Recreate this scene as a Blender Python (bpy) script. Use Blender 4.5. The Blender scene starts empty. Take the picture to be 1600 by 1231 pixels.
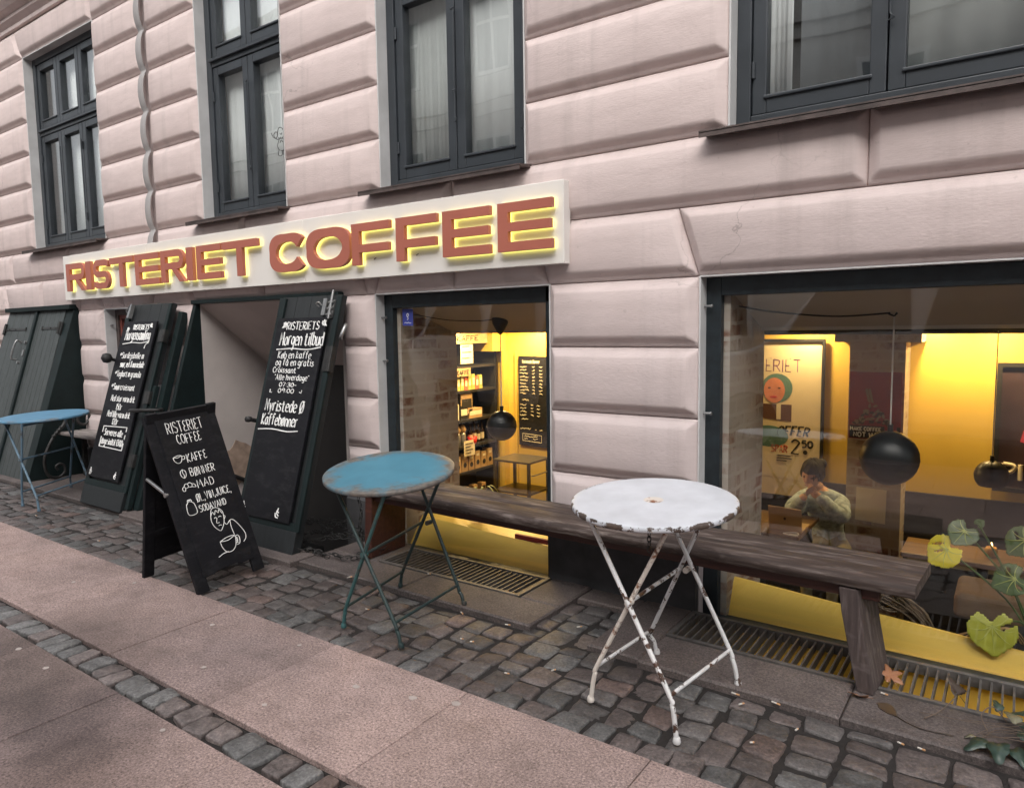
import bpy, math, random
from mathutils import Vector, Matrix
from math import radians as R, sin, cos, pi
import numpy as np
random.seed(7); rng = random.Random(11)
S = bpy.context.scene
COL = S.collection

# ------------------------------------------------------------------ camera, world, sun, exposure
def make_camera():
    yaw, pitch, roll = 0.619903, 0.093156, 0.014622
    cy, sy, cp, sp = cos(yaw), sin(yaw), cos(pitch), sin(pitch)
    fwd = Vector((-sy*cp, cy*cp, -sp)); right = Vector((cy, sy, 0)); down = fwd.cross(right)
    cr, sr = cos(roll), sin(roll)
    r2 = cr*right + sr*down; d2 = -sr*right + cr*down
    cam = bpy.data.cameras.new('Camera'); o = bpy.data.objects.new('Camera', cam); COL.objects.link(o)
    m = Matrix((r2, -d2, -fwd)).transposed().to_4x4(); m.translation = Vector((0, -3.19, 1.365))
    o.matrix_world = m
    cam.sensor_fit = 'HORIZONTAL'; cam.sensor_width = 36; cam.lens = 1110.1/1600*36
    cam.clip_start = .05; cam.clip_end = 300
    S.camera = o
make_camera()
SUN_EL, SUN_AZ = R(46), R(158)
w = bpy.data.worlds.new('World'); S.world = w; w.use_nodes = True
nt = w.node_tree; bg = nt.nodes['Background']
sky = nt.nodes.new('ShaderNodeTexSky'); sky.sky_type = 'NISHITA'; sky.sun_disc = False
sky.sun_elevation = SUN_EL; sky.sun_rotation = SUN_AZ; sky.dust_density = 4; sky.air_density = 1.2; sky.ozone_density = .6
hs = nt.nodes.new('ShaderNodeHueSaturation'); hs.inputs['Saturation'].default_value = .22
nt.links.new(sky.outputs[0], hs.inputs['Color']); nt.links.new(hs.outputs[0], bg.inputs[0])
bg.inputs[1].default_value = .12
sl = bpy.data.lights.new('Sun', 'SUN'); sl.energy = .75; sl.angle = R(70); sl.color = (1, .955, .91)
so = bpy.data.objects.new('Sun', sl); COL.objects.link(so)
sd = Vector((sin(SUN_AZ)*cos(SUN_EL), cos(SUN_AZ)*cos(SUN_EL), sin(SUN_EL)))
so.rotation_euler = (-sd).to_track_quat('-Z', 'Y').to_euler()
S.view_settings.view_transform = 'Standard'; S.view_settings.look = 'None'; S.view_settings.gamma = 1
S.view_settings.exposure = 1.24
S.cycles.use_denoising = True
S.cycles.max_bounces = 8; S.cycles.transparent_max_bounces = 16; S.cycles.sample_clamp_indirect = 6
S.cycles.caustics_reflective = False; S.cycles.caustics_refractive = False

# ------------------------------------------------------------------ helpers
def tag(o, label=None, cat=None, group=None, kind=None):
    if label: o['label'] = label
    if cat: o['category'] = cat
    if group: o['group'] = group
    if kind: o['kind'] = kind
    return o
def empty(name, loc=(0, 0, 0), label=None, cat=None, group=None):
    o = bpy.data.objects.new(name, None); o.empty_display_size = .1; o.location = loc; COL.objects.link(o)
    return tag(o, label, cat, group)
class Fr:
    """a plane frame: origin, U along, V up, N outward"""
    def __init__(s, O, U, V):
        s.O = Vector(O); s.U = Vector(U).normalized(); V = Vector(V)
        s.V = (V - s.U*V.dot(s.U)).normalized(); s.N = s.U.cross(s.V)
    def p(s, u, v, n=0): return s.O + s.U*u + s.V*v + s.N*n
WORLD = Fr((0, 0, 0), (1, 0, 0), (0, 1, 0))           # p(x,y,z)
def wallfr(y): return Fr((0, y, 0), (1, 0, 0), (0, 0, 1))  # N = -y : toward the street

class MB:
    def __init__(s): s.v = []; s.f = []; s.m = []; s.c = []; s.smooth = []
    def add(s, verts, faces, mi=0, col=None, sm=False):
        b = len(s.v); s.v += [tuple(v) for v in verts]
        for f in faces:
            s.f.append([b+i for i in f]); s.m.append(mi); s.c.append(col); s.smooth.append(sm)
    def box(s, a, b, fr=WORLD, mi=0, col=None):
        vs = [fr.p(x, y, z) for x in (a[0], b[0]) for y in (a[1], b[1]) for z in (a[2], b[2])]
        s.add(vs, [(0, 1, 3, 2), (4, 6, 7, 5), (0, 4, 5, 1), (2, 3, 7, 6), (0, 2, 6, 4), (1, 5, 7, 3)], mi, col)
    def prism(s, poly, n0, n1, fr=WORLD, mi=0, col=None):
        n = len(poly)
        a = sum(poly[i][0]*poly[(i+1) % n][1]-poly[(i+1) % n][0]*poly[i][1] for i in range(n))
        if a < 0: poly = poly[::-1]
        vs = [fr.p(u, v, n0) for u, v in poly] + [fr.p(u, v, n1) for u, v in poly]
        s.add(vs, [list(range(n))[::-1], list(range(n, 2*n))] + [(i, (i+1) % n, n+(i+1) % n, n+i) for i in range(n)], mi, col)
    def tube(s, pts, r, n=8, mi=0, col=None, closed=False, cap=True):
        P = [Vector(p) for p in pts]; m = len(P)
        rr = r if isinstance(r, (list, tuple)) else [r]*m
        up = None; rings = []
        for i in range(m):
            if closed: t = P[(i+1) % m]-P[i-1]
            else: t = P[min(i+1, m-1)]-P[max(i-1, 0)]
            if t.length < 1e-9: t = Vector((0, 0, 1))
            t.normalize()
            if up is None:
                up = t.orthogonal().normalized()
            up = (up - t*up.dot(t))
            if up.length < 1e-6: up = t.orthogonal()
            up.normalize(); b = t.cross(up)
            rings.append([P[i] + (up*cos(2*pi*k/n) + b*sin(2*pi*k/n))*rr[i] for k in range(n)])
        vs = [v for q in rings for v in q]; fs = []
        for i in range(m if closed else m-1):
            j = (i+1) % m
            for k in range(n): fs.append((i*n+k, i*n+(k+1) % n, j*n+(k+1) % n, j*n+k))
        s.add(vs, fs, mi, col, True)
        if cap and not closed:
            s.add(rings[0], [list(range(n))[::-1]], mi, col); s.add(rings[-1], [list(range(n))], mi, col)
    def lathe(s, prof, c=(0, 0, 0), n=24, mi=0, col=None, fr=WORLD, sm=True):
        c = Vector(c); vs = []; fs = []
        for r, z in prof:
            for k in range(n): vs.append(c + fr.U*(r*cos(2*pi*k/n)) + fr.V*(r*sin(2*pi*k/n)) + fr.N*z)
        for i in range(len(prof)-1):
            for k in range(n): fs.append((i*n+k, i*n+(k+1) % n, (i+1)*n+(k+1) % n, (i+1)*n+k))
        s.add(vs, fs, mi, col, sm)
        if prof[0][0] > 1e-4: s.add(vs[:n], [list(range(n))[::-1]], mi, col)
        if prof[-1][0] > 1e-4: s.add(vs[-n:], [list(range(n))], mi, col)
    def grid(s, fn, nu, nv, mi=0, col=None, sm=True):
        vs = [fn(i/nu, j/nv) for i in range(nu+1) for j in range(nv+1)]
        fs = [(i*(nv+1)+j, (i+1)*(nv+1)+j, (i+1)*(nv+1)+j+1, i*(nv+1)+j+1) for i in range(nu) for j in range(nv)]
        s.add(vs, fs, mi, col, sm)
    def mesh(s, name, mats):
        me = bpy.data.meshes.new(name); me.from_pydata(s.v, [], s.f)
        for m in (mats if isinstance(mats, (list, tuple)) else [mats]): me.materials.append(m)
        me.polygons.foreach_set('material_index', s.m); me.polygons.foreach_set('use_smooth', s.smooth)
        if any(c is not None for c in s.c):
            at = me.color_attributes.new('tint', 'FLOAT_COLOR', 'CORNER'); i = 0
            for p, c in zip(me.polygons, s.c):
                c = c or (1, 1, 1)
                for _ in range(p.loop_total): at.data[i].color = (c[0], c[1], c[2], 1); i += 1
        me.update(); return me
    def build(s, name, mats, parent=None, bevel=0, seg=2, local=False):
        o = bpy.data.objects.new(name, s.mesh(name, mats)); COL.objects.link(o)
        if parent:
            o.parent = parent
            if not local and parent.type == 'EMPTY' and parent.parent is None: o.location = -parent.location
        if bevel:
            b = o.modifiers.new('Bevel', 'BEVEL'); b.width = bevel; b.segments = seg; b.limit_method = 'ANGLE'; b.angle_limit = R(40)
        return o
def catmull(P, k=5):
    P = [Vector(p) for p in P]
    if len(P) < 3: return P
    out = []
    for i in range(len(P)-1):
        a = P[max(i-1, 0)]; b = P[i]; c = P[i+1]; d = P[min(i+2, len(P)-1)]
        for j in range(k):
            t = j/k
            out.append(.5*((2*b)+(c-a)*t+(2*a-5*b+4*c-d)*t*t+(3*b-a-3*c+d)*t**3))
    out.append(P[-1]); return out

# ------------------------------------------------------------------ materials
def newmat(name):
    m = bpy.data.materials.new(name); m.use_nodes = True
    return m, m.node_tree, m.node_tree.nodes['Principled BSDF']
def N(t, typ, **kw):
    n = t.nodes.new(typ)
    for k, v in kw.items():
        if k in n.inputs: n.inputs[k].default_value = v
        else: setattr(n, k, v)
    return n
def coords(t, scale=(1, 1, 1), kind='Object'):
    tc = t.nodes.new('ShaderNodeTexCoord'); mp = t.nodes.new('ShaderNodeMapping'); mp.inputs['Scale'].default_value = scale
    t.links.new(tc.outputs[kind], mp.inputs[0]); return mp.outputs[0]
def noise(t, vec, scale, detail=4, rough=.55):
    n = N(t, 'ShaderNodeTexNoise'); n.inputs['Scale'].default_value = scale; n.inputs['Detail'].default_value = detail
    n.inputs['Roughness'].default_value = rough; t.links.new(vec, n.inputs['Vector']); return n.outputs['Fac']
def ramp(t, fac, stops):
    r = t.nodes.new('ShaderNodeValToRGB'); e = r.color_ramp.elements
    while len(e) < len(stops): e.new(.5)
    for q, (p, c) in zip(e, stops): q.position = p; q.color = (*c, 1) if len(c) == 3 else c
    t.links.new(fac, r.inputs[0]); return r.outputs[0]
def mix(t, fac, a, b, mode='MIX'):
    m = t.nodes.new('ShaderNodeMix'); m.data_type = 'RGBA'; m.blend_type = mode
    for i, x in ((0, fac), (6, a), (7, b)):
        if hasattr(x, 'is_linked'): t.links.new(x, m.inputs[i])
        elif i == 0: m.inputs[0].default_value = x
        else: m.inputs[i].default_value = (*x, 1)
    return m.outputs[2]
def bump(t, b, h, strength=.3, dist=.01):
    n = t.nodes.new('ShaderNodeBump'); n.inputs['Strength'].default_value = strength; n.inputs['Distance'].default_value = dist
    t.links.new(h, n.inputs['Height']); t.links.new(n.outputs[0], b.inputs['Normal'])
def simple(name, c, rough=.6, metal=0, var=.15, scale=12, bs=.15, bd=.004, stretch=(1, 1, 1), spec=.5, tint=False):
    m, t, b = newmat(name); v = coords(t, stretch)
    f = noise(t, v, scale, 6)
    lo = [x*(1-var) for x in c]; hi = [min(1, x*(1+var)) for x in c]
    col = ramp(t, f, [(.3, lo), (.7, hi)])
    if tint:
        a = N(t, 'ShaderNodeVertexColor', layer_name='tint'); col = mix(t, 1, col, a.outputs[0], 'MULTIPLY')
    t.links.new(col, b.inputs['Base Color']); b.inputs['Roughness'].default_value = rough; b.inputs['Metallic'].default_value = metal
    b.inputs['Specular IOR Level'].default_value = spec
    if bs: bump(t, b, noise(t, v, scale*6, 4), bs, bd)
    return m
def emit(name, c, s):
    m, t, b = newmat(name); b.inputs['Base Color'].default_value = (*c, 1)
    b.inputs['Emission Color'].default_value = (*c, 1); b.inputs['Emission Strength'].default_value = s; return m
def glass_mat(name, tintc=(.98, .99, .985), f0=.045):
    m, t, b = newmat(name); t.nodes.remove(b)
    out = [n for n in t.nodes if n.type == 'OUTPUT_MATERIAL'][0]
    lw = N(t, 'ShaderNodeLayerWeight'); lw.inputs['Blend'].default_value = .5
    p = N(t, 'ShaderNodeMath', operation='POWER'); t.links.new(lw.outputs['Facing'], p.inputs[0]); p.inputs[1].default_value = 4.2
    ma = N(t, 'ShaderNodeMath', operation='MULTIPLY_ADD'); t.links.new(p.outputs[0], ma.inputs[0]); ma.inputs[1].default_value = 1-f0; ma.inputs[2].default_value = f0
    tr = N(t, 'ShaderNodeBsdfTransparent'); tr.inputs[0].default_value = (*tintc, 1)
    gl = N(t, 'ShaderNodeBsdfGlossy'); gl.inputs['Roughness'].default_value = .012
    v = coords(t); bn = N(t, 'ShaderNodeBump'); bn.inputs['Strength'].default_value = .06; bn.inputs['Distance'].default_value = .02
    t.links.new(noise(t, v, 2.2, 1), bn.inputs['Height']); t.links.new(bn.outputs[0], gl.inputs['Normal'])
    mx = N(t, 'ShaderNodeMixShader'); t.links.new(ma.outputs[0], mx.inputs[0]); t.links.new(tr.outputs[0], mx.inputs[1]); t.links.new(gl.outputs[0], mx.inputs[2])
    t.links.new(mx.outputs[0], out.inputs[0]); return m
def wall_mat():
    m, t, b = newmat('pink_masonry_paint'); v = coords(t)
    big = noise(t, v, .9, 5); mid = noise(t, coords(t, (2.0, 2.0, 9.0)), 3.0, 5)
    col = ramp(t, big, [(.3, (.565, .464, .440)), (.7, (.622, .518, .493))])
    col = mix(t, .35, col, ramp(t, mid, [(.35, (.52, .425, .408)), (.65, (.66, .548, .528))]))
    # a greyer tone that grows stronger towards the foot of the facade
    sp = N(t, 'ShaderNodeSeparateXYZ'); t.links.new(v, sp.inputs[0])
    mr = N(t, 'ShaderNodeMapRange'); t.links.new(sp.outputs[2], mr.inputs[0]); mr.inputs[1].default_value = 2.3; mr.inputs[2].default_value = .2
    st = N(t, 'ShaderNodeMath', operation='MULTIPLY'); t.links.new(mr.outputs[0], st.inputs[0])
    t.links.new(ramp(t, noise(t, coords(t, (1.2, 1.2, .5)), 1.6, 6), [(.3, (.25,)*3), (.7, (.7,)*3)]), st.inputs[1])
    col = mix(t, st.outputs[0], col, (.455, .405, .41))
    spk = ramp(t, noise(t, v, 38, 2), [(.70, (0, 0, 0)), (.74, (1, 1, 1))])
    col = mix(t, mix(t, 1, spk, (.25, .25, .25), 'MULTIPLY'), col, (.30, .24, .22))
    # rain streaks that run down from the sills, and a few hairline cracks in the paint
    sk = ramp(t, noise(t, coords(t, (9, 9, .55)), 1.0, 5, .6), [(.52, (0, 0, 0)), (.74, (1, 1, 1))])
    col = mix(t, mix(t, 1, sk, (.34, .34, .34), 'MULTIPLY'), col, (.33, .275, .26))
    vo = N(t, 'ShaderNodeTexVoronoi', feature='DISTANCE_TO_EDGE'); vo.inputs['Scale'].default_value = 1.3
    wd = N(t, 'ShaderNodeVectorMath', operation='MULTIPLY_ADD'); nn = N(t, 'ShaderNodeTexNoise'); nn.inputs['Scale'].default_value = 5; nn.inputs['Detail'].default_value = 6
    t.links.new(v, nn.inputs['Vector']); t.links.new(nn.outputs['Color'], wd.inputs[0]); wd.inputs[1].default_value = (.35, .35, .35); t.links.new(v, wd.inputs[2]); t.links.new(wd.outputs[0], vo.inputs['Vector'])
    ckm = ramp(t, vo.outputs['Distance'], [(.0, (1, 1, 1)), (.0045, (0, 0, 0))]); msk = ramp(t, noise(t, v, .8, 2), [(.55, (0, 0, 0)), (.62, (.6, .6, .6))])
    col = mix(t, mix(t, 1, ckm, msk, 'MULTIPLY'), col, (.20, .16, .15))
    t.links.new(col, b.inputs['Base Color']); b.inputs['Roughness'].default_value = .62
    h1 = noise(t, coords(t, (14, 14, 60)), 2.2, 4); h2 = noise(t, v, 45, 4)
    ad = N(t, 'ShaderNodeMath', operation='ADD'); t.links.new(h1, ad.inputs[0]); t.links.new(h2, ad.inputs[1])
    bump(t, b, ad.outputs[0], .22, .005); return m
def wood_mat(name, c0, c1, c2, sx=(1.2, 14, 14), rough=.75, scale=3, bs=.5):
    m, t, b = newmat(name); v = coords(t, sx)
    f = noise(t, v, scale, 8, .65)
    col = ramp(t, f, [(.3, c0), (.52, c1), (.72, c2)])
    kn = ramp(t, noise(t, coords(t, (3, 8, 8)), 2.2, 3), [(.60, (0, 0, 0)), (.72, (1, 1, 1))])
    col = mix(t, mix(t, 1, kn, (.55, .55, .55), 'MULTIPLY'), col, c2)
    t.links.new(col, b.inputs['Base Color']); b.inputs['Roughness'].default_value = rough
    bump(t, b, f, bs, .006); return m
def chipped(name, paint, under, thr=.6, rim=None, scale=26, rough=.45, soft=.03, under2=None, amt=.25):
    """old paint worn through to rust; RIM wears a round table top near its edge"""
    m, t, b = newmat(name); v = coords(t)
    n = noise(t, v, scale, 6, .65); n2 = noise(t, v, 3.5, 4)
    fac = N(t, 'ShaderNodeMath', operation='MULTIPLY_ADD'); t.links.new(n2, fac.inputs[0]); fac.inputs[1].default_value = .45; t.links.new(n, fac.inputs[2])
    h = fac.outputs[0]
    if rim:
        ln = N(t, 'ShaderNodeVectorMath', operation='LENGTH'); sx = N(t, 'ShaderNodeVectorMath', operation='MULTIPLY'); sx.inputs[1].default_value = (1, 1, 0)
        t.links.new(v, sx.inputs[0]); t.links.new(sx.outputs[0], ln.inputs[0])
        mr = N(t, 'ShaderNodeMapRange'); t.links.new(ln.outputs['Value'], mr.inputs[0])
        mr.inputs[1].default_value = rim[0]; mr.inputs[2].default_value = rim[1]; mr.inputs[4].default_value = amt
        a = N(t, 'ShaderNodeMath', operation='ADD'); t.links.new(h, a.inputs[0]); t.links.new(mr.outputs[0], a.inputs[1]); h = a.outputs[0]
    r = ramp(t, h, [(thr, (0, 0, 0)), (thr+soft, (1, 1, 1))]) if thr+soft <= 1 else None
    if r is None:
        q = N(t, 'ShaderNodeMapRange'); t.links.new(h, q.inputs[0]); q.inputs[1].default_value = thr; q.inputs[2].default_value = thr+soft; r = q.outputs[0]
    pc = ramp(t, noise(t, v, 7, 5), [(.3, [x*.86 for x in paint]), (.7, [min(1, x*1.1) for x in paint])])
    uc = ramp(t, noise(t, v, 40, 3), [(.35, under), (.65, under2 or [x*2 for x in under])])
    t.links.new(mix(t, r, pc, uc), b.inputs['Base Color']); b.inputs['Roughness'].default_value = rough
    iv = N(t, 'ShaderNodeMath', operation='SUBTRACT'); iv.inputs[0].default_value = 1; t.links.new(r, iv.inputs[1])
    bump(t, b, iv.outputs[0], .35, .002); return m
def brick_mat(name, c1, c2, mort, axes='xz'):
    m, t, b = newmat(name)
    tc = N(t, 'ShaderNodeTexCoord'); sp = N(t, 'ShaderNodeSeparateXYZ'); t.links.new(tc.outputs['Object'], sp.inputs[0])
    cb = N(t, 'ShaderNodeCombineXYZ'); t.links.new(sp.outputs[0 if axes == 'xz' else 1], cb.inputs[0]); t.links.new(sp.outputs[2], cb.inputs[1])
    br = N(t, 'ShaderNodeTexBrick'); br.inputs['Scale'].default_value = 1; br.inputs['Brick Width'].default_value = .235; br.inputs['Row Height'].default_value = .073
    br.inputs['Mortar Size'].default_value = .012; br.inputs['Mortar Smooth'].default_value = .4
    wv = N(t, 'ShaderNodeVectorMath', operation='MULTIPLY_ADD'); ns = N(t, 'ShaderNodeTexNoise'); ns.inputs['Scale'].default_value = 9
    t.links.new(cb.outputs[0], ns.inputs['Vector']); t.links.new(ns.outputs['Color'], wv.inputs[0]); wv.inputs[1].default_value = (.035, .03, 0); t.links.new(cb.outputs[0], wv.inputs[2])
    t.links.new(wv.outputs[0], br.inputs['Vector'])
    br.inputs['Color1'].default_value = (*c1, 1); br.inputs['Color2'].default_value = (*c2, 1); br.inputs['Mortar'].default_value = (*mort, 1)
    pl = ramp(t, noise(t, tc.outputs['Object'], 5, 6, .6), [(.36, (0, 0, 0)), (.50, (1, 1, 1))])   # old plaster left on the bricks
    col = mix(t, mix(t, 1, pl, (.88, .88, .88), 'MULTIPLY'), br.outputs[0], mort)
    t.links.new(col, b.inputs['Base Color']); b.inputs['Roughness'].default_value = .9
    bump(t, b, br.outputs['Fac'], -.6, .01); return m
def paving_mat(name, base, dark, spot=None):
    m, t, b = newmat(name); v = coords(t)
    f = noise(t, v, 115, 3, .75); g = noise(t, v, 1.1, 6, .6); k = noise(t, v, 48, 2); f2 = noise(t, v, 260, 2, .7)
    col = ramp(t, f, [(.30, [x*.7 for x in dark]), (.43, [x*.74 for x in base]), (.52, base), (.60, [x*1.17 for x in base]), (.71, [min(1, x*1.8) for x in base])])
    col = mix(t, 1, col, ramp(t, f2, [(.3, (.78,)*3), (.7, (1.2,)*3)]), 'MULTIPLY')
    col = mix(t, 1, col, ramp(t, g, [(.36, (1.08, 1.06, 1.05)), (.52, (.95, .95, .96)), (.68, (.66, .66, .67))]), 'MULTIPLY')
    col = mix(t, 1, col, ramp(t, noise(t, v, 6, 6, .7), [(.34, (.80, .79, .78)), (.56, (1.05,)*3)]), 'MULTIPLY')
    col = mix(t, mix(t, 1, ramp(t, k, [(.69, (0,)*3), (.73, (1,)*3)]), (.6,)*3, 'MULTIPLY'), col, dark)
    if spot:   # a big spill stain with its own outline
        for (cx, cy, r0, r1, s, c) in spot:
            d = N(t, 'ShaderNodeVectorMath', operation='DISTANCE'); t.links.new(v, d.inputs[0]); d.inputs[1].default_value = (cx, cy, 0)
            ad = N(t, 'ShaderNodeMath', operation='MULTIPLY_ADD'); t.links.new(noise(t, v, 2.6, 6, .65), ad.inputs[0]); ad.inputs[1].default_value = .7; t.links.new(d.outputs['Value'], ad.inputs[2])
            mr = N(t, 'ShaderNodeMapRange'); t.links.new(ad.outputs[0], mr.inputs[0]); mr.inputs[1].default_value = r1+.35; mr.inputs[2].default_value = r0+.35; mr.inputs[4].default_value = s
            col = mix(t, mr.outputs[0], col, mix(t, 1, col, c, 'MULTIPLY'))
    a = N(t, 'ShaderNodeVertexColor', layer_name='tint'); col = mix(t, 1, col, a.outputs[0], 'MULTIPLY')
    t.links.new(col, b.inputs['Base Color']); b.inputs['Roughness'].default_value = .72
    bump(t, b, f, .6, .004); return m
def sett_mat():
    m, t, b = newmat('granite_sett'); v = coords(t)
    a = N(t, 'ShaderNodeVertexColor', layer_name='tint')
    f = noise(t, v, 90, 5, .7); g = noise(t, v, 16, 6, .65)
    col = mix(t, 1, a.outputs[0], ramp(t, f, [(.28, (.45, .45, .46)), (.52, (1, 1, 1)), (.76, (1.9, 1.88, 1.85))]), 'MULTIPLY')
    col = mix(t, 1, col, ramp(t, g, [(.32, (.62,)*3), (.68, (1.25,)*3)]), 'MULTIPLY')
    t.links.new(col, b.inputs['Base Color']); b.inputs['Roughness'].default_value = .5
    ad = N(t, 'ShaderNodeMath', operation='MULTIPLY_ADD'); t.links.new(f, ad.inputs[0]); ad.inputs[1].default_value = .3; t.links.new(g, ad.inputs[2])
    bump(t, b, ad.outputs[0], .8, .014); return m

M = {}
M['wall'] = wall_mat()
M['reveal'] = simple('grey_reveal_paint', (.56, .555, .55), .7, var=.12, scale=5, bs=.25)
M['caulk'] = simple('grey_joint_filler', (.31, .295, .29), .7, var=.06, scale=8, bs=.1)
M['plinth'] = simple('dark_plinth_paint', (.062, .061, .064), .7, var=.35, scale=7, bs=.3)
M['frame'] = simple('anthracite_frame_paint', (.034, .040, .047), .38, var=.15, scale=6, bs=.05)
M['shopframe'] = simple('black_green_frame_paint', (.012, .018, .022), .42, var=.4, scale=14, bs=.2)
M['sill'] = simple('old_copper_sill', (.075, .055, .05), .6, var=.4, scale=14, bs=.2)
M['glass'] = glass_mat('window_glass', f0=.11)
M['shopglass'] = glass_mat('shop_glass', (.98, .98, .97), f0=.08)
M['vein'] = simple('leaf_vein', (.42, .44, .12), .5, bs=0)
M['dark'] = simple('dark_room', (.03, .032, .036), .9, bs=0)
M['curtain'] = simple('white_curtain', (.86, .88, .88), .9, var=.06, scale=3, bs=.05)
M['pane_backing'] = simple('added_grey_backing', (.20, .215, .23), .9, var=.1, scale=3, bs=.05)  # grey of a sheet added to lighten one dark pane
M['grey_sheet'] = simple('grey_blind_and_reflection', (.52, .54, .53), .9, var=.1, scale=3, bs=.05)  # a real blind at top right; elsewhere a pane reflection put into colour
M['board'] = simple('white_sign_board', (.74, .71, .67), .35, var=.03, scale=2, bs=.02)
M['letter'] = simple('terracotta_letter', (.40, .125, .085), .45, var=.06, scale=5, bs=.04)
M['glow'] = emit('letter_backlight', (1, .95, .26), .72)
M['hatch'] = simple('green_black_planks', (.046, .054, .054), .55, var=.25, scale=5, stretch=(8, 2, 2), bs=.3)
M['doorplank'] = simple('black_green_door_planks', (.013, .0155, .017), .6, var=.25, scale=5, stretch=(8, 2, 2), bs=.3)
M['hatchdark'] = simple('dark_green_paint', (.006, .013, .0135), .6, var=.3, scale=5, bs=.2, spec=.3)
M['blackboard'] = simple('chalkboard', (.0080, .0080, .0105), .62, var=.3, scale=3, bs=.06, spec=.22)
_t = M['blackboard'].node_tree; _b = _t.nodes['Principled BSDF']; _v = coords(_t, (6, 6, 14)); _sm = ramp(_t, noise(_t, _v, 1.6, 7, .7), [(.50, (0, 0, 0)), (.78, (1, 1, 1))])
_src = _b.inputs['Base Color'].links[0].from_socket; _t.links.new(mix(_t, mix(_t, 1, _sm, (.5, .5, .5), 'MULTIPLY'), _src, (.045, .045, .047)), _b.inputs['Base Color'])
M['chalk'] = simple('chalk_marker', (.82, .82, .80), .8, var=.08, scale=60, bs=0)
M['iron'] = simple('dark_iron', (.045, .044, .043), .5, .6, var=.3, scale=20, bs=.2)
M['grate'] = simple('dusty_grate_iron', (.115, .105, .10), .55, .3, var=.3, scale=20, bs=.3)
M['steel'] = simple('galvanised_steel', (.33, .33, .33), .4, .8, var=.2, scale=20, bs=.1)
M['plaster'] = simple('old_plaster', (.54, .48, .45), .85, var=.12, scale=2.5, bs=.3)
M['white_metal'] = chipped('chipped_white_paint', (.66, .65, .645), (.035, .022, .016), .785, scale=20, soft=.02, under2=(.09, .045, .03))
M['rust_metal'] = chipped('rusty_white_paint', (.66, .60, .54), (.07, .035, .02), .76, scale=22, soft=.08, under2=(.28, .11, .045))
M['white_top'] = chipped('chipped_white_table_top', (.56, .575, .615), (.05, .035, .028), 1.02, rim=(.275, .303), scale=22, soft=.03, amt=.42)
M['blue_top'] = chipped('worn_blue_table_top', (.060, .205, .290), (.085, .080, .075), .93, rim=(.14, .31), scale=9, soft=.22, under2=(.17, .145, .125), amt=.42, rough=.5)
M['blue_top2'] = chipped('blue_table_top', (.105, .25, .385), (.10, .12, .14), .98, rim=(.22, .31), scale=9, soft=.2, under2=(.20, .19, .17), amt=.25, rough=.5)
M['green_metal'] = chipped('dark_green_leg_paint', (.022, .042, .042), (.035, .03, .027), .8, scale=16, soft=.1, under2=(.09, .07, .06))
M['teal_metal'] = chipped('teal_leg_paint', (.035, .10, .10), (.035, .03, .027), .78, scale=16, soft=.1)
M['blue_metal'] = chipped('blue_leg_paint', (.10, .17, .23), (.05, .055, .06), .75, scale=16, soft=.1)
M['bench'] = wood_mat('weathered_bench_top', (.022, .014, .011), (.052, .034, .028), (.20, .163, .146))
M['benchred'] = wood_mat('red_brown_bench_wood', (.032, .012, .009), (.058, .019, .013), (.085, .032, .022), rough=.5, bs=.2)
M['benchleg'] = wood_mat('split_bench_leg', (.035, .025, .023), (.07, .05, .046), (.16, .135, .125), sx=(14, 14, 1.2))
M['greywood'] = wood_mat('grey_bench_wood', (.12, .10, .09), (.22, .195, .185), (.36, .33, .31))
M['slab'] = paving_mat('pink_granite_slab', (.345, .258, .238), (.125, .078, .072),
    spot=[(-3.30, -2.10, .25, .7, 1.0, (.48, .48, .47)), (-2.75, -1.50, .1, .55, .9, (.66, .69, .73)), (-2.72, -2.16, .08, .42, .9, (.50, .50, .52)), (-2.3, -2.35, .05, .35, .8, (.62, .58, .55))])
M['kerb'] = paving_mat('dark_stone_slab', (.115, .095, .090), (.06, .05, .048))
M['sett'] = sett_mat()
M['earth'] = simple('joint_dirt', (.020, .016, .0145), .95, var=.4, scale=60, bs=.6, bd=.01)
M['asphalt'] = simple('asphalt', (.05, .05, .052), .85, var=.2, scale=60, bs=.4)
M['gum'] = simple('trodden_gum', (.40, .345, .32), .7, bs=0)
M['brick'] = brick_mat('whitewashed_brick', (.22, .105, .07), (.15, .08, .055), (.40, .36, .31), 'yz')
M['brickx'] = brick_mat('whitewashed_brick_front', (.22, .105, .07), (.15, .08, .055), (.42, .36, .29), 'xz')
M['yellow'] = simple('yellow_wall_paint', (.62, .425, .075), .6, var=.08, scale=2, bs=.15)
M['yellowsill'] = simple('yellow_sill_paint', (.74, .50, .095), .35, var=.05, scale=3, bs=.05)
M['cream'] = simple('cream_plaster', (.56, .50, .42), .8, var=.08, scale=2, bs=.2)
M['black'] = simple('matt_black', (.012, .011, .011), .6, var=.2, scale=8, bs=.05)
M['lamp'] = simple('black_lamp_enamel', (.010, .012, .014), .38, var=.1, scale=4, bs=0)
M['floor'] = simple('dark_floor', (.05, .035, .025), .5, var=.3, scale=6, bs=.1)
M['tablewood'] = wood_mat('oiled_table_wood', (.06, .032, .015), (.12, .07, .035), (.18, .11, .06), rough=.35, bs=.1)
M['paper'] = simple('paper', (.70, .62, .46), .8, var=.04, scale=6, bs=0)
M['kraft'] = simple('kraft_paper', (.42, .27, .13), .8, var=.12, scale=20, bs=.1)
M['ink'] = simple('black_ink', (.015, .013, .012), .7, bs=0)
M['red'] = simple('red_plastic', (.50, .02, .015), .4, bs=0)
M['darkred'] = simple('dark_red_board', (.16, .008, .006), .5, bs=0)
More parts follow.
